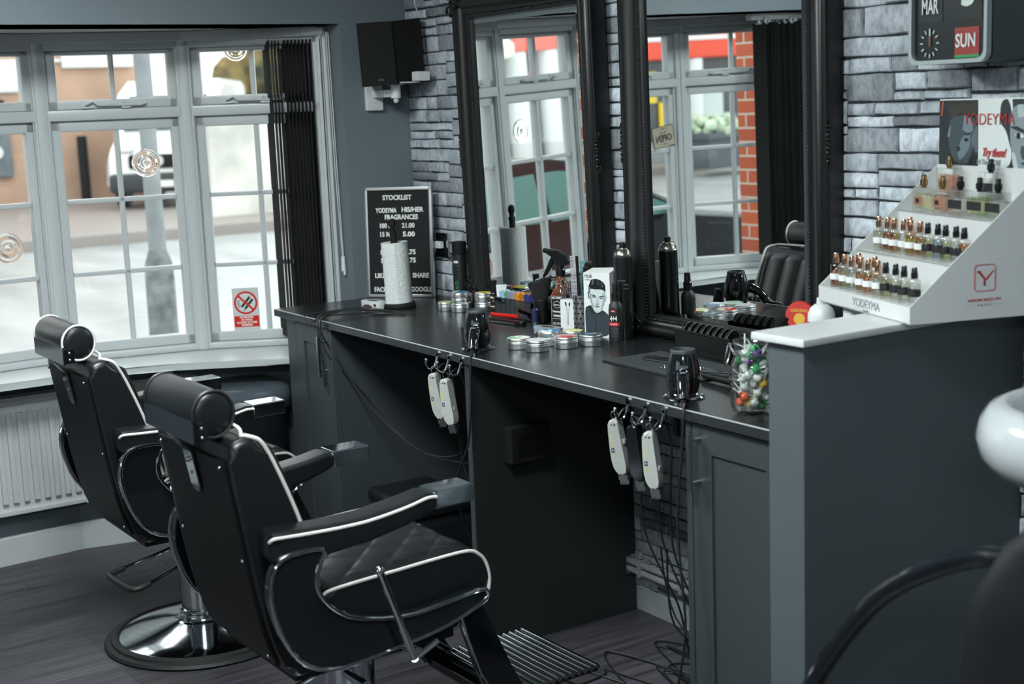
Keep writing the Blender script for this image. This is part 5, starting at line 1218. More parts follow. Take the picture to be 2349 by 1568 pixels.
for i in range(14):
    for j in range(4): s.cyl((-0.01 + j * 0.007, -0.006, 0.145 + i * 0.005), (-0.01 + j * 0.007, -0.014, 0.145 + i * 0.005), 0.001, n=5)
s.build('bristle_head', mat('brown_bristle', '#3a2a24', 0.7), t)
s = MB(); s.cyl((0, 0, 0), (0, 0, 0.14), 0.006); s.build('handle', PLAST, t)
t = thing('square_brush', 'black square topped brush leaning out of the steel pot, rightmost', 'brush', (-3.421, 2.479, WZ + 0.006), (0.0, 0.09, 0.4))
s = MB(); s.bx(-0.008, 0.008, -0.006, 0.006, 0.13, 0.2, bevel=0.002); s.bx(-0.004, 0.006, -0.005, 0.005, 0.195, 0.212, bevel=0.001); s.cyl((0, 0, 0), (0, 0, 0.13), 0.005); s.build('brush_body', PLAST, t)

# portrait box
t = thing('portrait_box', 'white product box with a black and white portrait of a quiffed man', 'box', (-3.333, 2.47, WZ), math.radians(14))
W2 = 0.0505; HB = 0.198
s = MB(); s.loft([[(-W2, 0, 0), (W2, 0, 0), (W2 - 0.004, 0.045, 0), (-W2, 0.045, 0)], [(-W2, 0, HB - 0.006), (W2, 0, HB - 0.002), (W2 - 0.004, 0.045, HB + 0.01), (-W2, 0.045, HB + 0.004)]]); s.build('box', CARD, t, smooth=0)
g = lambda u, v: ((u - 1520) / 340 * 0.0985, (1440 - v) / 1000 * HB)   # portrait drawn from a sketch grid
def pg(*p):
    r = [g(*q) for q in p]
    return smooth_poly(r, 2) if len(r) >= 5 else r
pol = [
 (pg((1362, 1350), (1356, 1000), (1400, 975), (1440, 955), (1500, 1085), (1590, 1040), (1600, 1020), (1660, 1075), (1700, 1125), (1700, 1430), (1366, 1425)), '#39444b', 0),
 (pg((1440, 960), (1445, 930), (1600, 985), (1600, 1035), (1510, 1085)), '#b9c3c6', 1),
 (pg((1430, 720), (1440, 690), (1620, 700), (1632, 760), (1625, 880), (1600, 985), (1560, 1045), (1510, 1035), (1465, 985), (1432, 880)), '#c9d2d4', 2),
 (pg((1398, 760), (1415, 740), (1425, 860), (1408, 860)), '#5d686c', 1), (pg((1632, 790), (1648, 790), (1640, 880), (1626, 890)), '#aab4b8', 1),
 (pg((1410, 690), (1430, 620), (1450, 570), (1500, 548), (1560, 555), (1610, 590), (1640, 640), (1634, 760), (1618, 715), (1560, 705), (1500, 715), (1450, 700), (1430, 730), (1425, 780), (1410, 740)), '#1e2427', 3),
 (pg((1470, 560), (1490, 575), (1480, 640), (1455, 640)), '#59656a', 4), (pg((1530, 556), (1545, 570), (1560, 640), (1540, 640)), '#414b50', 4), (pg((1590, 590), (1600, 620), (1610, 680), (1590, 650)), '#59656a', 4),
 (pg((1412, 650), (1440, 700), (1434, 790), (1412, 760)), '#6e7a7f', 4),
 (pg((1432, 760), (1448, 800), (1455, 900), (1490, 1000), (1465, 985), (1432, 880)), '#8d989c', 4),
 (pg((1590, 760), (1632, 740), (1625, 880), (1600, 985), (1560, 1045), (1585, 960), (1600, 860)), '#a3aeb2', 4),
 (pg((1440, 800), (1470, 790), (1518, 812), (1518, 826), (1470, 810)), '#2a3134', 5), (pg((1548, 822), (1590, 800), (1622, 806), (1622, 818), (1590, 815), (1550, 836)), '#2a3134', 5),
 (pg((1456, 826), (1480, 818), (1508, 834), (1482, 842)), '#3a4347', 5), (pg((1556, 840), (1580, 828), (1606, 834), (1582, 850)), '#3a4347', 5),
 (pg((1525, 830), (1540, 830), (1548, 900), (1556, 930), (1520, 938), (1500, 925), (1515, 900)), '#aeb9bd', 5), (pg((1502, 928), (1520, 938), (1556, 932), (1540, 945), (1515, 945)), '#5f6b70', 6),
 (pg((1482, 962), (1520, 956), (1568, 968), (1560, 974), (1520, 968)), '#4a5559', 5), (pg((1490, 972), (1520, 970), (1556, 976), (1525, 990)), '#7f8b90', 5),
 (pg((1440, 955), (1400, 975), (1460, 1110), (1500, 1085)), '#2b353b', 3), (pg((1600, 1020), (1640, 1060), (1560, 1110), (1510, 1085)), '#2f3a40', 3),
 (pg((1496, 1100), (1500, 1100), (1506, 1420), (1500, 1420)), '#2b353b', 4),
]
decal('portrait_print', pol, t, TR(0, -0.0004, 0) @ UP)
text('lettering', 'muk.', 0.021, mat('grey_ink', '#565d61', 0.5), t, TR(-0.029, -0.0006, 0.184) @ UP, width=0.03)
text('lettering', 'HAIRCARE', 0.006, INKG, t, TR(-0.029, -0.0006, 0.1715) @ UP, width=0.028)
# back print seen in the mirror
decal('back_print', [([(-0.03, 0.0), (0.035, 0.0), (0.038, 0.11), (0.02, 0.145), (-0.01, 0.14), (-0.03, 0.1)], '#6a3f2a', 0), ([(-0.012, 0.06), (0.016, 0.06), (0.018, 0.1), (0.0, 0.118), (-0.014, 0.1)], '#b98a6c', 1)], t, TR(0, 0.0456, 0.0) @ RZ(180) @ RX(4) @ UP)
text('lettering', 'muk.', 0.024, INKB, t, TR(-0.005, 0.0492, 0.178) @ RZ(180) @ UP, width=0.04)
# hair spray and pump bottle
t = thing('hairspray_can', 'tall black hairspray can with a silver shoulder and black nozzle', 'can', (-3.264, 2.518, WZ))
s = MB(); s.lathe([(0, 0), (0.028, 0), (0.0285, 0.003), (0.0285, 0.243), (0.0275, 0.246)], 36); s.build('body', mat('gloss_black_can', '#191c1d', 0.2, coat=0.5), t)
s = MB(); s.lathe([(0.029, 0.243), (0.0292, 0.247), (0.027, 0.249), (0.0255, 0.256), (0.02, 0.264), (0.0165, 0.2665), (0.016, 0.27), (0.013, 0.271), (0, 0.271)], 36); s.build('shoulder', mat('champagne_metal', '#b3aea4', 0.25, metal=1.0), t)
s = MB(); s.lathe([(0.0095, 0.27), (0.0095, 0.282), (0.0085, 0.286), (0, 0.286)], 20); s.bx(0.0, 0.011, -0.004, 0.004, 0.278, 0.284, bevel=0.001); s.build('nozzle', PLAST, t)
vb = math.atan2(2.5, -3.26) + 1.5 * PI
for i in range(3): text('lettering', ('4+4 thermal protection', 'hair spray', 'strong hold')[i], 0.005, INKG, t, around(0.0288, vb - 0.2 + 0.5 * (i > 0), 0.175 - 0.012 * i), width=(0.024, 0.012, 0.012)[i])
t = thing('pump_bottle', 'black spray bottle lettered 4+4 with red band, before the tall hairspray can', 'bottle', (-3.238, 2.468, WZ))
s = MB(); s.lathe([(0, 0), (0.021, 0), (0.022, 0.003), (0.022, 0.095), (0.02, 0.108), (0.0125, 0.118), (0.012, 0.121)], 32); s.build('body', mat('matt_black_bottle', '#1c1e1f', 0.5), t)
s = MB(); s.lathe([(0.0135, 0.12), (0.0135, 0.142), (0.0105, 0.145), (0.0095, 0.168), (0.0085, 0.172), (0, 0.172)], 24); s.build('pump_cap', PLAST, t)
text('lettering', '4+4', 0.021, INKW, t, around(0.0223, vb - 0.35, 0.069), width=0.022, bold=0.0004)
s = MB(); s.loft([[(0.0222 * math.cos(a), 0.0222 * math.sin(a), z) for a in [vb - PI/2 - 1.3 + i * 0.11 for i in range(17)]] for z in (0.0475, 0.058)], closed=False, caps=False); s.build('red_band', REDP, t)
text('lettering', 'OIL SPRAY', 0.007, INKW, t, around(0.0226, vb - 0.3, 0.0525), width=0.022)
s = MB(); s.loft([[(0.0222 * math.cos(a), 0.0222 * math.sin(a), z) for a in [vb - PI/2 - 0.75 + i * 0.11 for i in range(7)]] for z in (0.088, 0.094)], closed=False, caps=False); s.build('red_patch', REDP, t)
text('lettering', 'INSOLA', 0.005, INKW, t, around(0.0226, vb - 0.4, 0.091), width=0.012)
for i in range(6): text('lettering', 'smooth finish, strong hold', 0.0036, INKG, t, around(0.0224, vb - 0.2, 0.042 - 0.0048 * i), width=0.022 - 0.002 * (i % 3))
s = MB(); s.loft([[(0.0222 * math.cos(a), 0.0222 * math.sin(a), z) for a in [vb + PI/2 - 0.7 + i * 0.11 for i in range(13)]] for z in (0.02, 0.09)], closed=False, caps=False); s.build('back_label', mat('slate_label', '#49525a', 0.5), t)

# hair dryers hung in holes through the worktop
def dryer(label, x, y, group, fall):
    t = thing('hair_dryer', label, 'hair dryer', (x, y, WZ), 0, group)
    s = MB(); s.lathe([(0, -0.09), (0.026, -0.09), (0.0275, -0.03), (0.031, 0.0), (0.0385, 0.03), (0.0395, 0.055), (0.036, 0.085), (0.031, 0.104), (0.0285, 0.112), (0.027, 0.112)], 36); s.build('barrel', GLOSSB, t)
    s = MB(); s.lathe([(0.0295, 0.106), (0.03, 0.112), (0.028, 0.1165), (0.026, 0.1165), (0.025, 0.109), (0, 0.109)], 36); s.build('rear_grille', mat('grille_grey', '#3c4143', 0.45, bump=(900, 0.5, 0.001)), t)
    s = MB(); d = Vector((0.76, -0.65, 0)).normalized()
    p = lambda r, z: (d.x * r, d.y * r, z)
    s.tube([p(0.022, 0.062), p(0.045, 0.06), p(0.064, 0.052), p(0.082, 0.037), p(0.094, 0.022)], [0.018, 0.017, 0.0155, 0.0145, 0.0135], 14, sub=2); hd = s.build('handle', GLOSSB, t)
    s = MB(); s.tube([p(0.094, 0.022), p(0.101, 0.013)], 0.0145, 14); s.build('handle_cap', PLAST, hd)
    s = MB(); s.box(p(0.062, 0.0685), (0.014, 0.018, 0.003), (math.radians(-28), 0, math.atan2(d.y, d.x) + PI/2), bevel=0.001); s.build('switch', mat('switch_grey', '#6f8190', 0.3), hd)
    s = MB(); s.tube([p(0.1, 0.014), p(0.12, 0.0085), p(0.14, 0.006), p(0.153, -0.012), *fall], [0.006, 0.0052, 0.0036, 0.0036] + [0.0032] * len(fall), 10, sub=3); s.tube([p(0.1, 0.014), p(0.118, 0.009)], [0.008, 0.0055], 10); s.build('cord', CABLE, t)
    s = MB(); s.bx(-0.012, 0.012, -0.001, 0.001, 0.0, 0.006); s.build('silver_badge', STEEL, t, smooth=0, M=TR(d.x * 0.0372, d.y * 0.0372, 0.077) @ RZ(math.degrees(math.atan2(d.y, d.x)) + 90))
    return t
dryer('black glossy hair dryer sunk in a chrome ring, left one beside the clippers', -3.425, 2.102, 'hair dryers in the worktop', [(0.118, -0.104, -0.1), (0.105, -0.112, -0.25), (0.0, -0.1, -0.4), (-0.09, 0.0, -0.6), (-0.12, 0.1, -0.893)])
dryer('black glossy hair dryer sunk in a chrome ring, right one beside the sweet jar', -2.497, 2.098, 'hair dryers in the worktop', [(0.112, -0.104, -0.1), (0.1, -0.11, -0.28), (0.125, -0.112, -0.5), (0.1, -0.115, -0.65), (0.06, -0.125, -0.85), (-0.05, -0.14, -0.896)])
for x, y, l in ((-3.425, 2.102, 'chrome ring round the hole of the left hair dryer'), (-2.497, 2.098, 'chrome ring round the hole of the right hair dryer')):
    s = MB(); s.lathe([(0.033, 0.0005), (0.049, 0.0005), (0.05, 0.003), (0.045, 0.0065), (0.037, 0.0055), (0.033, 0.002)], 40, M=TR(x, y, WZ)); tag(s.build('dryer_ring', CHROME), l, 'ring', 'dryer rings in the worktop')
t = thing('dryer_nozzle', 'black flat dryer nozzle standing behind the left hair dryer', 'nozzle', (-3.5, 2.115, WZ), math.radians(20))
s = MB(); s.loft([[(0.019 * math.cos(a), 0.019 * math.sin(a), 0) for a in [2*PI*i/24 for i in range(24)]], [(0.019 * math.cos(a), 0.019 * math.sin(a), 0.014) for a in [2*PI*i/24 for i in range(24)]], [(0.027 * math.cos(a), 0.006 * math.sin(a), 0.052) for a in [2*PI*i/24 for i in range(24)]]]); s.build('nozzle', MATTEB, t)

# hooks and clippers on the front edge
def hook(label, x):
    t = thing('double_hook', label, 'hook', (x, 2.0143, 0.888), 0, 'chrome hooks on the worktop edge')
    s = MB(); s.cyl((0, 0.0, 0.0), (0, -0.004, 0.0), 0.008, n=20); s.cyl((0, 0.0, -0.02), (0, -0.004, -0.02), 0.006, n=16); s.bx(-0.0055, 0.0055, -0.004, 0, -0.02, 0.0, bevel=0.001); s.build('back_plate', CHROME, t)
    s = MB(); s.tube([(0.0, -0.004, -0.012), (0.001, -0.012, -0.034), (0.0, -0.022, -0.043), (-0.001, -0.034, -0.04), (-0.002, -0.041, -0.026), (-0.002, -0.04, -0.016)], 0.0034, 10, sub=2); s.sph((-0.002, -0.04, -0.015), 0.0048, n=10); s.build('hook_arm', CHROME, t)
    return t
hl = ['first', 'second', 'third']
for i, x in enumerate((-3.508, -3.443, -3.373)): hook('chrome double hook on the worktop edge, %s from the left of the left set' % hl[i], x)
for i, x in enumerate((-2.602, -2.534, -2.467)): hook('chrome double hook on the worktop edge, %s from the left of the right set' % hl[i], x)
def clipper(label, x, z, col, rot, group, lever=0.6, dark=False):
    t = thing('hair_clipper', label, 'hair clipper', (x, 1.985, z), rot, group)
    bm_ = mat('clipper_shell', col, 0.32, vary=(30, 0.06)) if not dark else mat('dark_chrome_shell', '#4a4d52', 0.15, metal=0.9)
    P = smooth_poly([(-0.012, 0.0), (0.01, 0.0), (0.0125, -0.012), (0.0165, -0.06), (0.0205, -0.095), (0.0225, -0.12), (0.018, -0.137), (0.008, -0.14), (-0.008, -0.125), (-0.0145, -0.1), (-0.0155, -0.06), (-0.0145, -0.015)], 2)
    s = MB(); s.prism(P, 0.03, M=TR(0, 0.015, 0) @ UP, bevel=0.006, seg=3); s.build('shell', bm_, t)
    s = MB(); s.bx(0.0145, 0.0225, -0.006, 0.006, -0.137 * lever - 0.012, -0.137 * lever + 0.0, bevel=0.002); s.build('thumb_lever', bm_, t)
    s = MB(); s.bx(-0.004, 0.02, -0.008, 0.02, -0.15, -0.137, bevel=0.001); s.bx(-0.003, 0.021, -0.004, 0.0, -0.158, -0.15, bevel=0.0005)
    for i in range(9): s.bx(-0.003 + i * 0.0026, -0.0015 + i * 0.0026, -0.004, 0.0, -0.162, -0.157)
    s.build('blade', STEEL, t, smooth=0)
    if not dark:
        decal('print', [(ell(-0.004, -0.012, 0.0022, 0.0022, 12), '#2c3033', 0), (ell(0.004, -0.0125, 0.0028, 0.0028, 12), '#24282b', 0), (rect(-0.0085, -0.066, -0.0062, -0.035), '#c9b850', 0), (rect(-0.011, -0.08, -0.003, -0.069), '#3c3f55', 1), (rect(-0.0085, -0.0765, -0.0055, -0.0725), '#b9bcc4', 2), (rect(-0.0085, -0.094, -0.0062, -0.083), '#c9b850', 0), (rect(-0.007, -0.108, 0.0, -0.1065), '#7f8486', 0)], t, TR(0, -0.0153, 0) @ UP)
    s = MB(); s.tube([(0.0 + 0.0095 * math.cos(a), 0.0, 0.009 + 0.0095 * math.sin(a)) for a in [2*PI*i/16 for i in range(16)]], 0.0014, 6, closed=True); s.build('hanging_ring', CHROME, t)
    s = MB(); s.tube([(0.006, 0.005, 0.0), (0.02, 0.03, 0.02), (0.03, 0.055, -0.05), (0.01, 0.08, -0.3), (0.06, 0.12, -0.5), (0.02, 0.25, -0.68)], 0.0026, 8, sub=3); s.build('cord', CABLE, t)
    return t
GC = 'hair clippers hanging from the hooks'
clipper('white hair clipper hanging from the left set of hooks, left one', -3.487, 0.836, '#9fa29e', (0, -0.10, 0.5), GC, 0.36)
clipper('white hair clipper hanging from the left set of hooks, right one', -3.42, 0.829, '#a9aca8', (0, -0.06, 0.5), GC, 0.6)
clipper('white hair clipper hanging from the right set of hooks, left one', -2.62, 0.845, '#9fa29e', (0, -0.09, 0.5), GC, 0.36)
clipper('dark chrome hair clipper hanging between the two white ones', -2.545, 0.845, '#4a4d52', (0, -0.05, 0.4), GC, 0.5, True)
clipper('white hair clipper hanging from the right set of hooks, right one', -2.487, 0.838, '#abaeaa', (0, -0.03, 0.5), GC, 0.6)

# cable bundle over the left end
t = thing('cable_bundle', 'loose black cables from the white dock hanging over the worktop edge', 'cable', (-4.36, 2.1, WZ))
def cab(pts, r=0.003):
    s = MB(); s.tube(pts, r, 8, sub=3); s.build('cable', CABLE, t)
cab([(0.1, 0.17, 0.005), (0.0, 0.13, 0.006), (-0.03, 0.09, 0.012), (0.02, 0.0, 0.02), (0.05, -0.08, 0.015), (0.065, -0.1, -0.02), (0.068, -0.095, -0.1), (0.075, -0.09, -0.19)], 0.0035)
cab([(0.16, 0.19, 0.004), (0.03, 0.13, 0.012), (0.04, 0.02, 0.02), (0.07, -0.08, 0.012), (0.085, -0.1, -0.03), (0.1, -0.06, -0.12), (0.2, 0.02, -0.3), (0.4, 0.1, -0.43), (0.65, 0.1, -0.38), (0.85, -0.05, -0.2)], 0.0032)
cab([(0.2, 0.2, 0.004), (0.02, 0.12, 0.006), (-0.06, 0.06, 0.006), (-0.07, -0.05, 0.006), (-0.06, -0.092, 0.0), (-0.01, -0.093, -0.014), (0.05, -0.09, 0.006), (0.06, -0.04, 0.012), (0.1, 0.1, 0.006), (0.19, 0.17, 0.004)], 0.0022)
cab([(0.13, 0.16, 0.004), (0.04, 0.1, 0.016), (0.06, -0.06, 0.016), (0.08, -0.098, -0.02), (0.09, -0.08, -0.12), (0.13, 0.02, -0.25), (0.2, 0.1, -0.38), (0.35, 0.15, -0.46), (0.6, 0.2, -0.45)], 0.0022)
s = MB(); s.tube([(0.075, -0.091, -0.185), (0.077, -0.09, -0.225)], [0.0055, 0.0065], 10); s.build('plug_end', CABLE, t)
# cables on the floor under the worktop
t = thing('floor_cables', 'tangle of thin black cables on the floor under the right half of the worktop', 'cable', (-2.85, 2.2, 0))
rg = random.Random(21)
for k in range(7):
    x0 = rg.uniform(-0.2, 0.35); pts = [(x0 + rg.uniform(-0.05, 0.05), 0.2, 0.35) if k < 3 else (x0, 0.3, 0.004)]
    if k < 3: pts.append((x0 + 0.02, 0.22, 0.12))
    y = 0.3
    for j in range(7):
        pts.append((x0 + rg.uniform(-0.22, 0.3), 0.32 - j * 0.09 + rg.uniform(-0.05, 0.05), 0.004 + 0.003 * (k % 3)))
    s = MB(); s.tube(pts, 0.0028, 6, sub=3); s.build('cable', CABLE, t)
# drop cables behind left bay
t = thing('hanging_cables', 'thin black cables hanging in the dark under the left half of the worktop', 'cable', (-3.6, 2.3, 0))
for k, (x, dx) in enumerate(((0.0, 0.03), (0.08, -0.04), (-0.12, 0.02))):
    s = MB(); s.tube([(x, 0.0, 0.86), (x + dx, 0.02, 0.6), (x - dx, 0.01, 0.3), (x + dx * 2, 0.1, 0.02), (x + 0.1, 0.15, 0.004)], 0.0024, 6, sub=3); s.build('cable', CABLE, t)

# guard tray at the right mirror
t = thing('guard_tray', 'long black tray in front of the right mirror, full of clipper guards', 'tray', (-2.865, 2.505, WZ), math.radians(-5))
s = MB()
s.bx(-0.125, 0.125, -0.03, -0.027, 0, 0.062); s.bx(-0.125, 0.125, 0.027, 0.03, 0, 0.05); s.bx(-0.125, -0.122, -0.03, 0.03, 0, 0.06); s.bx(0.122, 0.125, -0.03, 0.03, 0, 0.06); s.bx(-0.125, 0.125, -0.03, 0.03, 0, 0.003); s.bx(-0.128, 0.128, -0.034, -0.027, 0.06, 0.0635, bevel=0.001); s.build('tray', PLAST, t, smooth=0)
for i in range(8):
    t = thing('clipper_guard', 'black clipper guard in the long tray, %s from the left' % ['first', 'second', 'third', 'fourth', 'fifth', 'sixth', 'seventh', 'eighth'][i], 'clipper guard', (-2.968 + i * 0.028, 2.513 - i * 0.0024, WZ + 0.004), (0, 0.12, -0.09), 'clipper guards in the long tray')
    s = MB(); s.loft([[(d, 0.024 * math.cos(a) * k, 0.046 + 0.034 * math.sin(a) * k) for a in [PI * j / 12 for j in range(13)]] + [(d, -0.024 * k, 0.0), (d, 0.024 * k, 0.0)] for d, k in ((-0.008, 0.95), (0.006, 1.0))]); s.build('comb_body', PLAST, t)
    s = MB(); s.tube([(0.0065, 0.0245 * math.cos(a), 0.046 + 0.0345 * math.sin(a)) for a in [PI * j / 12 for j in range(13)]], 0.0011, 6); s.build('rim', mat('grey_rim', '#5a6062', 0.35), t)  # arched rim in a paler grey than the guard body
# work mat with tools
t = thing('tool_mat', 'black ribbed rubber mat with tools on it by the right hair dryer', 'mat', (-2.8, 2.33, WZ), math.radians(-2))
s = MB(); s.bx(-0.2, 0.2, -0.1, 0.1, 0, 0.004, bevel=0.001); s.build('sheet', RUBBER, t)
s = MB()
for i in range(58): s.bx(-0.196 + i * 0.0068, -0.1925 + i * 0.0068, -0.096, 0.096, 0.004, 0.0055)
s.build('ribs', mat('rubber_rib', '#484d50', 0.45), t, smooth=0)
for k, (x, y, a, lab) in enumerate(((-2.86, 2.355, 12, 'black cut throat razor lying on the ribbed mat, rear one'), (-2.85, 2.33, 8, 'black cut throat razor lying on the ribbed mat, front one'))):
    t = thing('razor', lab, 'razor', (x, y, WZ + 0.0056), math.radians(a), 'razors on the ribbed mat')
    s = MB(); s.prism(smooth_poly([(-0.075, -0.006), (0.075, -0.005), (0.08, 0.0), (0.075, 0.006), (-0.075, 0.005), (-0.08, 0)], 1), 0.007, bevel=0.0015); s.build('handle', PLAST, t)
    s = MB(); s.bx(-0.07, 0.05, -0.0075, -0.0055, 0.002, 0.005); s.build('blade', STEEL, t, smooth=0)
for k, (x, y, a, lab) in enumerate(((-2.64, 2.335, 20, 'steel scissors lying on the ribbed mat beside the round black brush'), (-2.72, 2.28, -8, 'slim steel scissors lying on the ribbed mat behind the right dryer'))):
    t = thing('scissors', lab, 'scissors', (x, y, WZ + 0.006), math.radians(a), 'scissors on the ribbed mat')
    for sg in (-1, 1):
        s = MB(); s.tube([(-0.06 + 0.012 * math.cos(b_), sg * 0.014 + 0.01 * math.sin(b_), 0.004) for b_ in [2*PI*i/16 for i in range(16)]], 0.0022, 8, closed=True); s.tube([(-0.048, sg * 0.012, 0.004), (-0.01, sg * 0.002, 0.004)], 0.0025, 8); s.build('handle', CHROME, t)
        s = MB(); s.loft([[(-0.012, sg * 0.003 - 0.003, 0.002), (-0.012, sg * 0.003 + 0.003, 0.002), (-0.012, sg * 0.003 + 0.003, 0.0045), (-0.012, sg * 0.003 - 0.003, 0.0045)], [(0.075, -sg * 0.006 - 0.0005, 0.002), (0.075, -sg * 0.006 + 0.0005, 0.002), (0.075, -sg * 0.006 + 0.0005, 0.004), (0.075, -sg * 0.006 - 0.0005, 0.004)]]); s.build('blade', CHROME, t)
t = thing('paddle_brush', 'black handled brush lying between the right dryer and the sweet jar', 'brush', (-2.50, 2.255, WZ + 0.0), math.radians(-6))
s = MB(); s.tube([(-0.12, 0, 0.014), (-0.06, 0, 0.014), (0.0, 0, 0.016), (0.08, 0, 0.018)], [0.009, 0.01, 0.012, 0.012], 12, sub=2); s.build('handle', PLAST, t)
s = MB(); s.sph((0.03, -0.0, 0.024), 0.03, (1.3, 0.6, 0.35), n=18); s.build('silver_back', STEEL, t)
# jar of lollipops
t = thing('sweet_jar', 'clip top glass jar of wrapped lollipops beside the partition', 'jar', (-2.262, 2.098, WZ))
s = MB(); s.lathe([(0, 0.003), (0.036, 0.003), (0.043, 0.008), (0.0475, 0.02), (0.0485, 0.1), (0.047, 0.112), (0.042, 0.126), (0.0395, 0.131), (0.041, 0.134), (0.041, 0.139), (0.0385, 0.142), (0.0385, 0.156), (0.041, 0.158), (0.041, 0.164), (0.037, 0.165), (0.036, 0.16), (0.0365, 0.13), (0.0455, 0.1), (0.045, 0.02), (0.035, 0.006), (0, 0.006)], 44); s.build('glass', CLEAR, t, smooth=60)
s = MB(); s.tube([(0.041 * math.cos(a), 0.041 * math.sin(a), 0.1365) for a in [2*PI*i/28 for i in range(28)]], 0.0016, 6, closed=True)
d = Vector((-0.85, -0.5, 0)).normalized()
s.tube([(d.x * 0.042, d.y * 0.042, 0.136), (d.x * 0.05, d.y * 0.05, 0.15), (d.x * 0.052, d.y * 0.052, 0.158)], 0.0028, 8)
s.tube([(d.x * 0.05 - d.y * 0.012, d.y * 0.05 + d.x * 0.012, 0.155), (d.x * 0.056 - d.y * 0.014, d.y * 0.056 + d.x * 0.014, 0.125), (d.x * 0.06, d.y * 0.06, 0.105), (d.x * 0.056 + d.y * 0.014, d.y * 0.056 - d.x * 0.014, 0.125), (d.x * 0.05 + d.y * 0.012, d.y * 0.05 - d.x * 0.012, 0.155)], 0.0018, 8, sub=2); s.build('clip_wire', STEEL, t)
s = MB(); s.tube([(0.0405 * math.cos(a), 0.0405 * math.sin(a), 0.1655) for a in [2*PI*i/28 for i in range(28)]], 0.0018, 6, closed=True); s.build('rim', CLEAR, t)
lc = [('white', '#d9dcd8'), ('silver', '#b9c0c0'), ('white', '#d9dcd8'), ('green', '#3d9a62'), ('white', '#d9dcd8'), ('orange', '#d0552a'), ('silver', '#b9c0c0'), ('yellow', '#c9a83a'), ('white', '#dfe2df'), ('silver', '#b9c0c0'), ('silver', '#b9c0c0'), ('white', '#dfe2df')]
rg = random.Random(17); placed = []
tries = 0
while len(placed) < 44 and tries < 6000:
    tries += 1
    z = 0.02 + 0.125 * len(placed) / 44; rr = rg.uniform(0, 0.030 if z < 0.12 else 0.02); a = rg.uniform(0, 2 * PI)
    x, y = rr * math.cos(a), rr * math.sin(a); z += rg.uniform(-0.008, 0.008); z = max(0.019, z)
    if all((x - p[0])**2 + (y - p[1])**2 + (z - p[2])**2 > 0.0195**2 for p in placed) or tries % 90 == 0: placed.append((x, y, z))
lm = {n_: mat('sweet_' + n_, c_, 0.3, vary=(90, 0.25), bump=(160, 0.6, 0.004)) for n_, c_ in lc + [('purple', '#5f3d86'), ('green', '#3d9a62')]}
sweets = {}
for i, (x, y, z) in enumerate(placed):
    n_, c_ = lc[rg.randrange(len(lc))]
    if i == 3: n_ = 'orange'
    if i in (40, 36): n_ = 'green'
    if i in (33, 38, 39): n_ = 'purple'
    rot = (rg.uniform(-1.1, 1.1), rg.uniform(-1.1, 1.1), rg.uniform(0, 6))
    hgt = 'low in' if z < 0.05 else ('halfway up' if z < 0.095 else 'near the top of')
    lab = '%s wrapped lollipop %s the glass sweet jar' % (n_, hgt)
    gp = '%s lollipops %s the jar' % (n_, hgt)
    if n_ in sweets:
        r0_ = sweets[n_]; o = r0_.copy(); COL.objects.link(o); o.location = (-2.262 + x, 2.098 + y, WZ + z); o.rotation_euler = rot; o['label'] = lab; o['group'] = gp
        for c_ in sweets[n_ + 'k']:
            cc = c_.copy(); COL.objects.link(cc); cc.parent = o
    else:
        o = thing('lollipop', lab, 'sweet', (-2.262 + x, 2.098 + y, WZ + z), rot, gp)
        s = MB(); s.sph((0, 0, 0), 0.0108, (1, 1, 0.86), n=14); s.lathe([(0.003, 0.008), (0.0045, 0.013), (0.0025, 0.014)], 10); c1 = s.build('wrapped_sweet', lm[n_], o, smooth=60)
        s = MB(); s.cyl((0, 0, 0.009), (0, 0, 0.032), 0.0014, n=8); c2 = s.build('stick', PAPER, o)
        sweets[n_] = o; sweets[n_ + 'k'] = [c1, c2]
o = thing('lollipop', 'lollipop stick standing up out of the mouth of the sweet jar', 'sweet', (-2.275, 2.09, WZ + 0.135), (0.05, 0.05, 0))
s = MB(); s.sph((0, 0, 0), 0.0108, n=14); s.build('wrapped_sweet', lm['white'], o); s = MB(); s.cyl((0, 0, 0.008), (0, 0, 0.045), 0.0018, n=8); s.build('stick', PAPER, o)
# things behind the partition shelf
t = thing('spray_can', 'white round shouldered spray can behind the partition shelf', 'can', (-2.40, 2.455, WZ))
s = MB(); s.lathe([(0, 0), (0.0325, 0), (0.033, 0.004), (0.033, 0.152)], 32); s.build('print_band', mat('orange_can_print', '#c8482c', 0.4), t)
s = MB(); s.lathe([(0.0333, 0.152), (0.0325, 0.17), (0.027, 0.184), (0.016, 0.193), (0.013, 0.194)], 32); s.build('shoulder', WPLAST, t, smooth=60)
s = MB(); s.lathe([(0.012, 0.193), (0.011, 0.208), (0.006, 0.211), (0, 0.211)], 20); s.build('nozzle', WPLAST, t)
t = thing('red_tub', 'round red and yellow tub standing on edge left of the white spray can', 'tub', (-2.475, 2.46, WZ + 0.1565), (math.radians(82), 0, math.radians(30)))
s = MB(); s.lathe([(0, -0.012), (0.034, -0.012), (0.036, -0.008), (0.036, 0.01), (0.034, 0.012), (0, 0.012)], 32); s.build('tub', mat('red_tub_print', '#b5261f', 0.35), t)
text('lettering', 'ORIGINAL', 0.012, mat('yellow_lettering', '#d8b83c', 0.5), t, TR(0, 0.012, 0.0127), width=0.045)
s = MB(); s.cyl((0, -0.008, 0.012), (0, -0.008, 0.0125), 0.014, n=24); s.build('emblem', mat('yellow_emblem', '#c9a22e', 0.5), t)
t = thing('tub_stand', 'small black stand carrying the red and yellow tub', 'stand', (-2.475, 2.46, WZ))
s = MB(); s.bx(-0.028, 0.028, -0.02, 0.02, 0, 0.12, bevel=0.003); s.build('stand', PLAST, t)
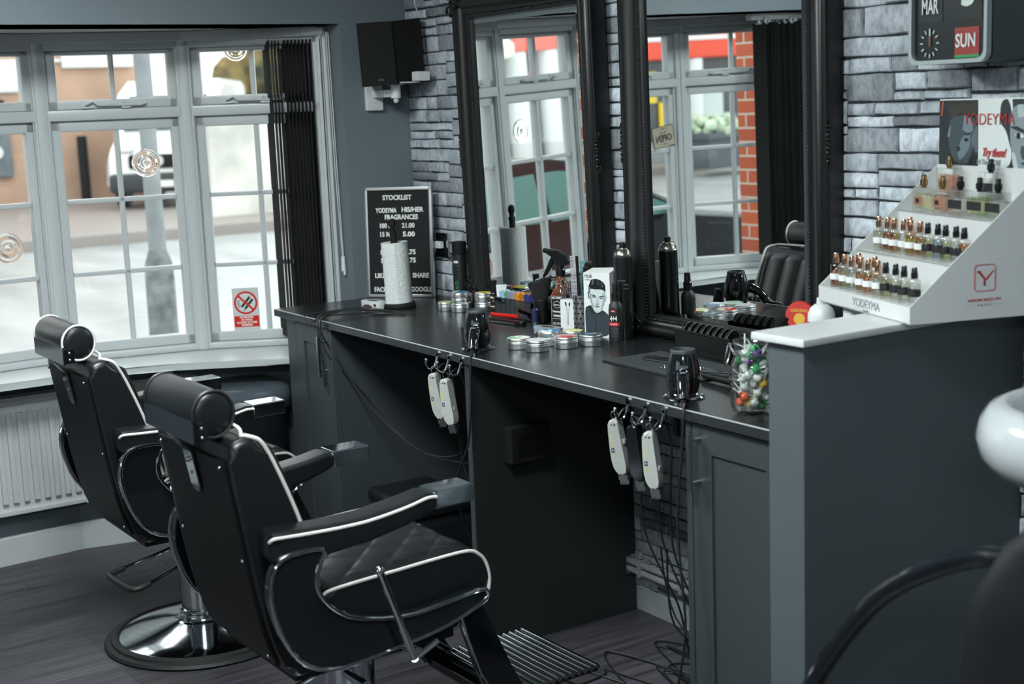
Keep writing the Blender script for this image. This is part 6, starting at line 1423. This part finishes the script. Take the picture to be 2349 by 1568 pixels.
t = thing('shaving_brush', 'black brush leaning towards the red tub behind the partition shelf', 'brush', (-2.575, 2.44, WZ + 0.004), (0.0, 0.42, 0.0))
s = MB(); s.lathe([(0, 0), (0.012, 0), (0.014, 0.01), (0.011, 0.06), (0.013, 0.1), (0.012, 0.11)], 22); s.build('handle', GLOSSB, t)
s = MB(); s.loft([[(0.012 * math.cos(a), 0.012 * math.sin(a), 0.108) for a in [2*PI*i/20 for i in range(20)]], [(0.022 * math.cos(a), 0.022 * math.sin(a), 0.15) for a in [2*PI*i/20 for i in range(20)]], [(0.018 * math.cos(a), 0.018 * math.sin(a), 0.168) for a in [2*PI*i/20 for i in range(20)]]]); s.build('bristles', MATTEB, t, smooth=50)

# ------------------------------------------------------------------ perfume stand on the partition
SA = math.atan2(-0.316, 0.949); SZ = 1.1247
t = thing('perfume_stand', 'white stepped perfume stand lettered YODEYMA on the partition shelf', 'display stand', (-2.286, 2.332, SZ), SA)
STW = mat('stand_white', '#c6caca', 0.3)
W = 0.391
M_YZ = Matrix(((0, 0, 1, 0), (1, 0, 0, 0), (0, 1, 0, 0), (0, 0, 0, 1)))
sidep = [(0, 0), (0.305, 0), (0.305, 0.3), (0.285, 0.283), (0.0, 0.036)]
for x in (-0.003, W): 
    s = MB(); s.prism(sidep, 0.003, M=TR(x, 0, 0) @ M_YZ); pn = s.build('side_panel', STW, t, smooth=0)
s = MB()
s.bx(0, W, 0, 0.003, 0, 0.036); s.bx(0, W, 0, 0.305, 0, 0.003); s.bx(0, W, 0.003, 0.098, 0.03, 0.033); s.bx(0, W, 0.098, 0.101, 0.03, 0.112); s.bx(0, W, 0.098, 0.2, 0.109, 0.112); s.bx(0, W, 0.2, 0.203, 0.109, 0.199); s.bx(0, W, 0.2, 0.262, 0.196, 0.199); s.bx(0, W, 0.262, 0.264, 0.196, 0.232); s.bx(0, W, 0.262, 0.302, 0.23, 0.232); s.bx(0, W, 0.302, 0.305, 0, 0.3)
s.build('steps', STW, t, smooth=0)
text('lettering', 'YODEYMA', 0.026, INKG, t, TR(0.215, -0.0006, 0.0195) @ UP, width=0.118)
text('lettering', 'PARIS', 0.007, INKG, t, TR(0.215, -0.0006, 0.005) @ UP, width=0.026)
ML = TR(W + 0.0034, 0.172, 0.086) @ RZ(90) @ UP
rr_ = smooth_poly([(-0.024, -0.027), (0.024, -0.027), (0.024, 0.027), (-0.024, 0.027)], 0)
s = MB(); s.tube([(x, y, 0) for x, y in [(-0.02, -0.027), (0.02, -0.027), (0.024, -0.023), (0.024, 0.023), (0.02, 0.027), (-0.02, 0.027), (-0.024, 0.023), (-0.024, -0.023)]], 0.0008, 6, closed=True, M=ML); s.build('emblem_border', INKR, t)
decal('emblem', [([(-0.02, 0.014), (-0.012, 0.016), (0.002, -0.002), (0.002, -0.017), (-0.003, -0.017), (-0.003, -0.003)], '#a63a3c', 0), ([(0.002, -0.002), (0.018, 0.014), (0.022, 0.014), (0.004, -0.006)], '#a63a3c', 0)], t, ML)
text('lettering', 'PARFUMS SINCE 1991', 0.0078, INKR, t, TR(W + 0.0034, 0.172, 0.04) @ RZ(90) @ UP, width=0.076)
decal('rule', [(bar2(-0.045, 0, -0.02, 0, 0.0006), '#9a9fa2', 0), (bar2(0.02, 0, 0.045, 0, 0.0006), '#9a9fa2', 0)], t, TR(W + 0.0033, 0.172, 0.03) @ RZ(90) @ UP)
text('lettering', 'P A R I S', 0.0055, INKG, t, TR(W + 0.0034, 0.172, 0.03) @ RZ(90) @ UP, width=0.032)
# header card
t = thing('header_card', 'perfume poster card with two grey faces and red lettering behind the stand', 'poster', (-2.286 + 0.309 * 0.316, 2.332 + 0.309 * 0.949, SZ), SA)
s = MB(); s.bx(-0.004, W + 0.004, 0, 0.003, 0.0, 0.448); s.build('card', CARD, t, smooth=0)
def q(u, v): return ((u - 340) / 700 * 0.313, 0.445 - (v - 875) / 530 * 0.143)
def pq(*p):
    r = [q(*k) for k in p]
    return smooth_poly(r, 2) if len(r) >= 6 else r
WE = 1130
pol = [(rect(0, 0, W, 0.448), '#cdd4d3', 0),
 (pq((330, 1700), (332, 875), (678, 875), (690, 1700)), '#262c2e', 1), (pq((355, 880), (372, 880), (360, 1000), (345, 1010)), '#a04a38', 2),
 (pq((410, 920), (670, 900), (672, 985), (420, 1010)), '#39352f', 2),
 (pq((440, 1010), (560, 975), (640, 1020), (676, 1080), (680, 1330), (600, 1400), (500, 1400), (430, 1300), (410, 1130)), '#3d494f', 2),
 (pq((560, 1000), (630, 1030), (640, 1120), (600, 1150), (545, 1120)), '#6d7c84', 3), (pq((540, 1180), (610, 1130), (620, 1250), (570, 1330), (520, 1380), (500, 1300)), '#65757d', 3),
 (pq((410, 1180), (425, 1110), (440, 1080), (430, 1180)), '#7d8b91', 3), (pq((555, 1195), (590, 1185), (605, 1205), (575, 1220)), '#15191a', 4), (pq((560, 1150), (610, 1140), (612, 1160), (575, 1165)), '#20272a', 4),
 (pq((490, 1265), (520, 1255), (530, 1290), (505, 1300)), '#1b2022', 4), (pq((620, 1180), (676, 1080), (682, 1300), (640, 1290)), '#55636a', 3), (pq((600, 1400), (650, 1240), (690, 1500), (690, 1700), (600, 1700)), '#1f2426', 4),
 (pq((960, 875), (1214, 875), (1214, 1700), (1010, 1700)), '#2b3235', 1), (pq((862, 1060), (866, 875), (960, 875), (1010, 1700), (880, 1700), (870, 1430), (950, 1400), (965, 1290), (940, 1220), (915, 1120)), '#2b3235', 1),
 (pq((950, 930), (1060, 920), (1200, 980), (1200, 1560), (1040, 1540), (1000, 1440), (965, 1290), (945, 1180)), '#7d8a8f', 2), (pq((1000, 920), (1050, 915), (1060, 1010), (1010, 1020)), '#a3afb2', 3),
 (pq((940, 1090), (1000, 1085), (1070, 1120), (1066, 1145), (990, 1115)), '#20272a', 3), (pq((985, 1150), (1030, 1140), (1060, 1165), (1020, 1180)), '#dfe5e5', 3), (ell(*q(1015, 1160), 0.008, 0.007, 12), '#1a1f21', 4),
 (pq((1040, 1230), (1080, 1260), (1085, 1350), (1045, 1340), (1030, 1290)), '#3d474b', 3), (pq((1030, 1370), (1100, 1360), (1160, 1375), (1160, 1390), (1060, 1390)), '#353e42', 3), (pq((960, 1290), (990, 1290), (1020, 1430), (1050, 1540), (1010, 1500), (975, 1400)), '#b4bec1', 3),
 (pq((1090, 930), (1200, 930), (1200, 1560), (1110, 1500), (1100, 1200)), '#566267', 3)]
decal('poster_print', pol, t, TR(0, -0.0006, 0) @ UP)
x_, z_ = q(775, 1035); text('lettering', 'YODEYMA', 0.036, INKR, t, TR(x_, -0.0028, z_) @ UP, width=0.19, bold=-0.0005)
x_, z_ = q(820, 1300); text('lettering', 'Try them!', 0.026, INKR, t, TR(x_, -0.0028, z_) @ RZ(0) @ UP, width=0.086, shear=0.35, bold=0.0006)
x_, z_ = q(780, 1380); text('lettering', 'IN This STORE', 0.017, INKG, t, TR(x_, -0.0028, z_) @ UP, width=0.088)

# perfume bottles
ux_, uy_ = Vector((0.949, -0.316, 0)), Vector((0.316, 0.949, 0)); SB = Vector((-2.286, 2.332, SZ))
ROSE = mat('rose_gold', '#c89a80', 0.2, metal=1.0)
LABW = mat('white_label', '#d9dcdd', 0.6); LABB = mat('black_label', '#17191b', 0.5)
SHINYK = mat('shiny_black_cap', '#16181b', 0.15, coat=0.5)
def shared(fn): 
    s = MB(); fn(s); o = s.build('tmp', CLEAR); me = o.data; bpy.data.objects.remove(o); return me
g_small = shared(lambda s: s.lathe([(0, 0.0), (0.0125, 0.0), (0.0132, 0.001), (0.0132, 0.049), (0.0115, 0.052), (0.0055, 0.0535), (0.0055, 0.056)], 24)); g_small.name = 'small_bottle_glass'
cap_m = shared(lambda s: s.lathe([(0.0072, 0.0545), (0.0074, 0.0655), (0.0062, 0.067), (0.0058, 0.076), (0.0048, 0.078), (0, 0.078)], 20)); cap_m.name = 'spray_cap'
liq_m = shared(lambda s: s.lathe([(0, 0.005), (0.0116, 0.005), (0.0116, 0.044), (0, 0.044)], 24)); liq_m.name = 'perfume'
lab_m = shared(lambda s: s.lathe([(0.01335, 0.0175), (0.01345, 0.0185), (0.01345, 0.030), (0.01335, 0.031)], 24)); lab_m.name = 'label_band'
cache = {}
def with_mat(me, m_):
    k = (me.name, m_.name)
    if k not in cache:
        c = me.copy(); c.materials.clear(); c.materials.append(m_); cache[k] = c
    return cache[k]
liqs = {}
def liq(name, c):
    if name not in liqs:
        m_ = glass('liquid_' + name, tuple(v ** 0.3 for v in lin(c)), 0.02); liqs[name] = m_
    return liqs[name]
def small(label, x, y, z, lname, lc_, rose, group):
    p = SB + ux_ * x + uy_ * y + Vector((0, 0, z + 0.0003))
    o = thing('perfume_bottle', label, 'perfume bottle', p, SA + (x * 37) % 6, group)
    link('glass', with_mat(g_small, CLEAR), o); link('perfume', with_mat(liq_m, liq(lname, lc_)), o)
    link('spray_cap', with_mat(cap_m, ROSE if rose else SHINYK), o); link('label_band', with_mat(lab_m, LABW if rose else LABB), o)
    return o
ordn = ['first', 'second', 'third', 'fourth', 'fifth', 'sixth', 'seventh', 'eighth', 'ninth', 'tenth', 'eleventh', 'twelfth']
AM, OR, PA, YE, CL = ('amber', '#d98a45'), ('orange', '#d56a2c'), ('pale', '#e6e0c2'), ('yellow', '#d6b23a'), ('clear', '#e9ebe4')
PK, BL, GR = ('pink', '#e09a80'), ('blue', '#93b2d6'), ('green', '#cfd08a')
r0_ = [(PK, 1), (GR, 1), (CL, 1), (AM, 1), (AM, 1), (CL, 1), (GR, 0), (PA, 0), (PA, 0), (CL, 0)]
for i, (c, rs) in enumerate(r0_):
    small('small %s perfume bottle with %s cap, %s from left on the lowest step' % (c[0], 'rose gold' if rs else 'black', ordn[i]), 0.012 + i * 0.0372, 0.036 + 0.002 * (i % 2), 0.033, c[0], c[1], rs, 'small perfume bottles on the lowest step')
b0 = [(0.052, 'clear'), (0.125, 'amber')]
for i, (x, c) in enumerate(b0):
    small('small rose gold capped bottle in the rear rank of the lowest step, %s one' % ('left', 'right')[i], x, 0.072, 0.033, AM[0] if c == 'amber' else CL[0], AM[1] if c == 'amber' else CL[1], 1, 'small perfume bottles on the lowest step')
r1_b = [(PA, 1), (OR, 1), (AM, 1), (CL, 1), (YE, 1), (AM, 1), (GR, 0), (BL, 0), (GR, 0), (CL, 0), (OR, 0)]
for i, (c, rs) in enumerate(r1_b):
    small('small %s perfume bottle with %s cap, %s from left on the middle step' % (c[0], 'rose gold' if rs else 'black', ordn[i]), 0.03 + i * 0.0345, 0.135 + 0.003 * (i % 2), 0.112, c[0], c[1], rs, 'small perfume bottles on the middle step')
small('small bottle with rose gold cap behind the third one of the middle step', 0.095, 0.176, 0.112, AM[0], AM[1], 1, 'small perfume bottles on the middle step')
# big square bottles on the top step
def big(label, x, y, z, c, black, w, h):
    p = SB + ux_ * x + uy_ * y + Vector((0, 0, z + 0.0003))
    o = thing('perfume_bottle', label, 'perfume bottle', p, SA, 'large perfume bottles on the top step')
    s = MB(); s.bx(-w/2, w/2, -0.014, 0.014, 0, h, bevel=0.002); s.build('glass', CLEAR, o)
    s = MB(); s.bx(-w/2 + 0.005, w/2 - 0.005, -0.009, 0.009, 0.006, h * 0.78, bevel=0.001); s.build('perfume', liq(*c), o)
    s = MB(); s.bx(-w/2 * (0.7 if not black else 1.003), w/2 * (0.7 if not black else 1.003), -0.0146, -0.0142, h * 0.28, h * 0.62); s.build('label', LABB if black else mat('copper_label', '#b98468', 0.3, metal=0.6), o, smooth=0)
    if not black:
        s = MB(); s.bx(-w * 0.2, w * 0.08, -0.0149, -0.0147, h * 0.36, h * 0.55); s.build('label_patch', LABB, o, smooth=0)
    s = MB(); s.lathe([(0.006, h), (0.0062, h + 0.004), (0.0085, h + 0.005), (0.0088, h + 0.017), (0.0062, h + 0.018), (0.006, h + 0.027), (0.0045, h + 0.029), (0, h + 0.029)], 22); s.build('spray_cap', SHINYK if black else mat('gold_cap', '#b59a70', 0.2, metal=1.0), o)
    return o
big('square bottle with a pale copper label, leftmost on the top step', 0.07, 0.225, 0.199, ('pale_gold', '#e3d7a2'), False, 0.056, 0.054)
big('square bottle of pink perfume on the top step, second from the left', 0.15, 0.225, 0.199, PK, False, 0.056, 0.054)
big('square bottle with a black label, third from the left on the top step', 0.222, 0.222, 0.199, CL, True, 0.052, 0.056)
big('square bottle with a black label, fourth from the left on the top step', 0.29, 0.225, 0.199, GR, True, 0.052, 0.056)
big('square bottle with a black label, rightmost on the top step', 0.352, 0.228, 0.199, CL, True, 0.052, 0.056)
big('large pink perfume bottle with gold cap, highest on the stand', 0.085, 0.281, 0.232, PK, False, 0.07, 0.062)
big('clear bottle with a black label in the rear rank of the top step', 0.245, 0.281, 0.232, CL, True, 0.056, 0.058)

# ceiling fill lamps added out of frame to brighten the room with soft top light
LAMP = mat('fill_lamp_diffuser', '#f4fdfc', 0.5, emit=36)
for i, (x, y) in enumerate(((-3.4, 0.85), (-1.75, 0.75), (0.9, -0.8))):
    t = thing('fill_lamp', 'added square flat fill lamp on the ceiling, %s' % ('over the far barber chair', 'over the near barber chair', 'at the rear of the shop')[i], 'fill lamp', (x, y, ZC))
    s = MB(); s.bx(-0.31, 0.31, -0.31, 0.31, -0.03, 0.0, bevel=0.004); s.build('frame', WPLAST, t)
    s = MB(); s.bx(-0.29, 0.29, -0.29, 0.29, -0.034, -0.03); s.build('diffuser', LAMP, t, smooth=0)
bpy.data.objects.remove(_tx)
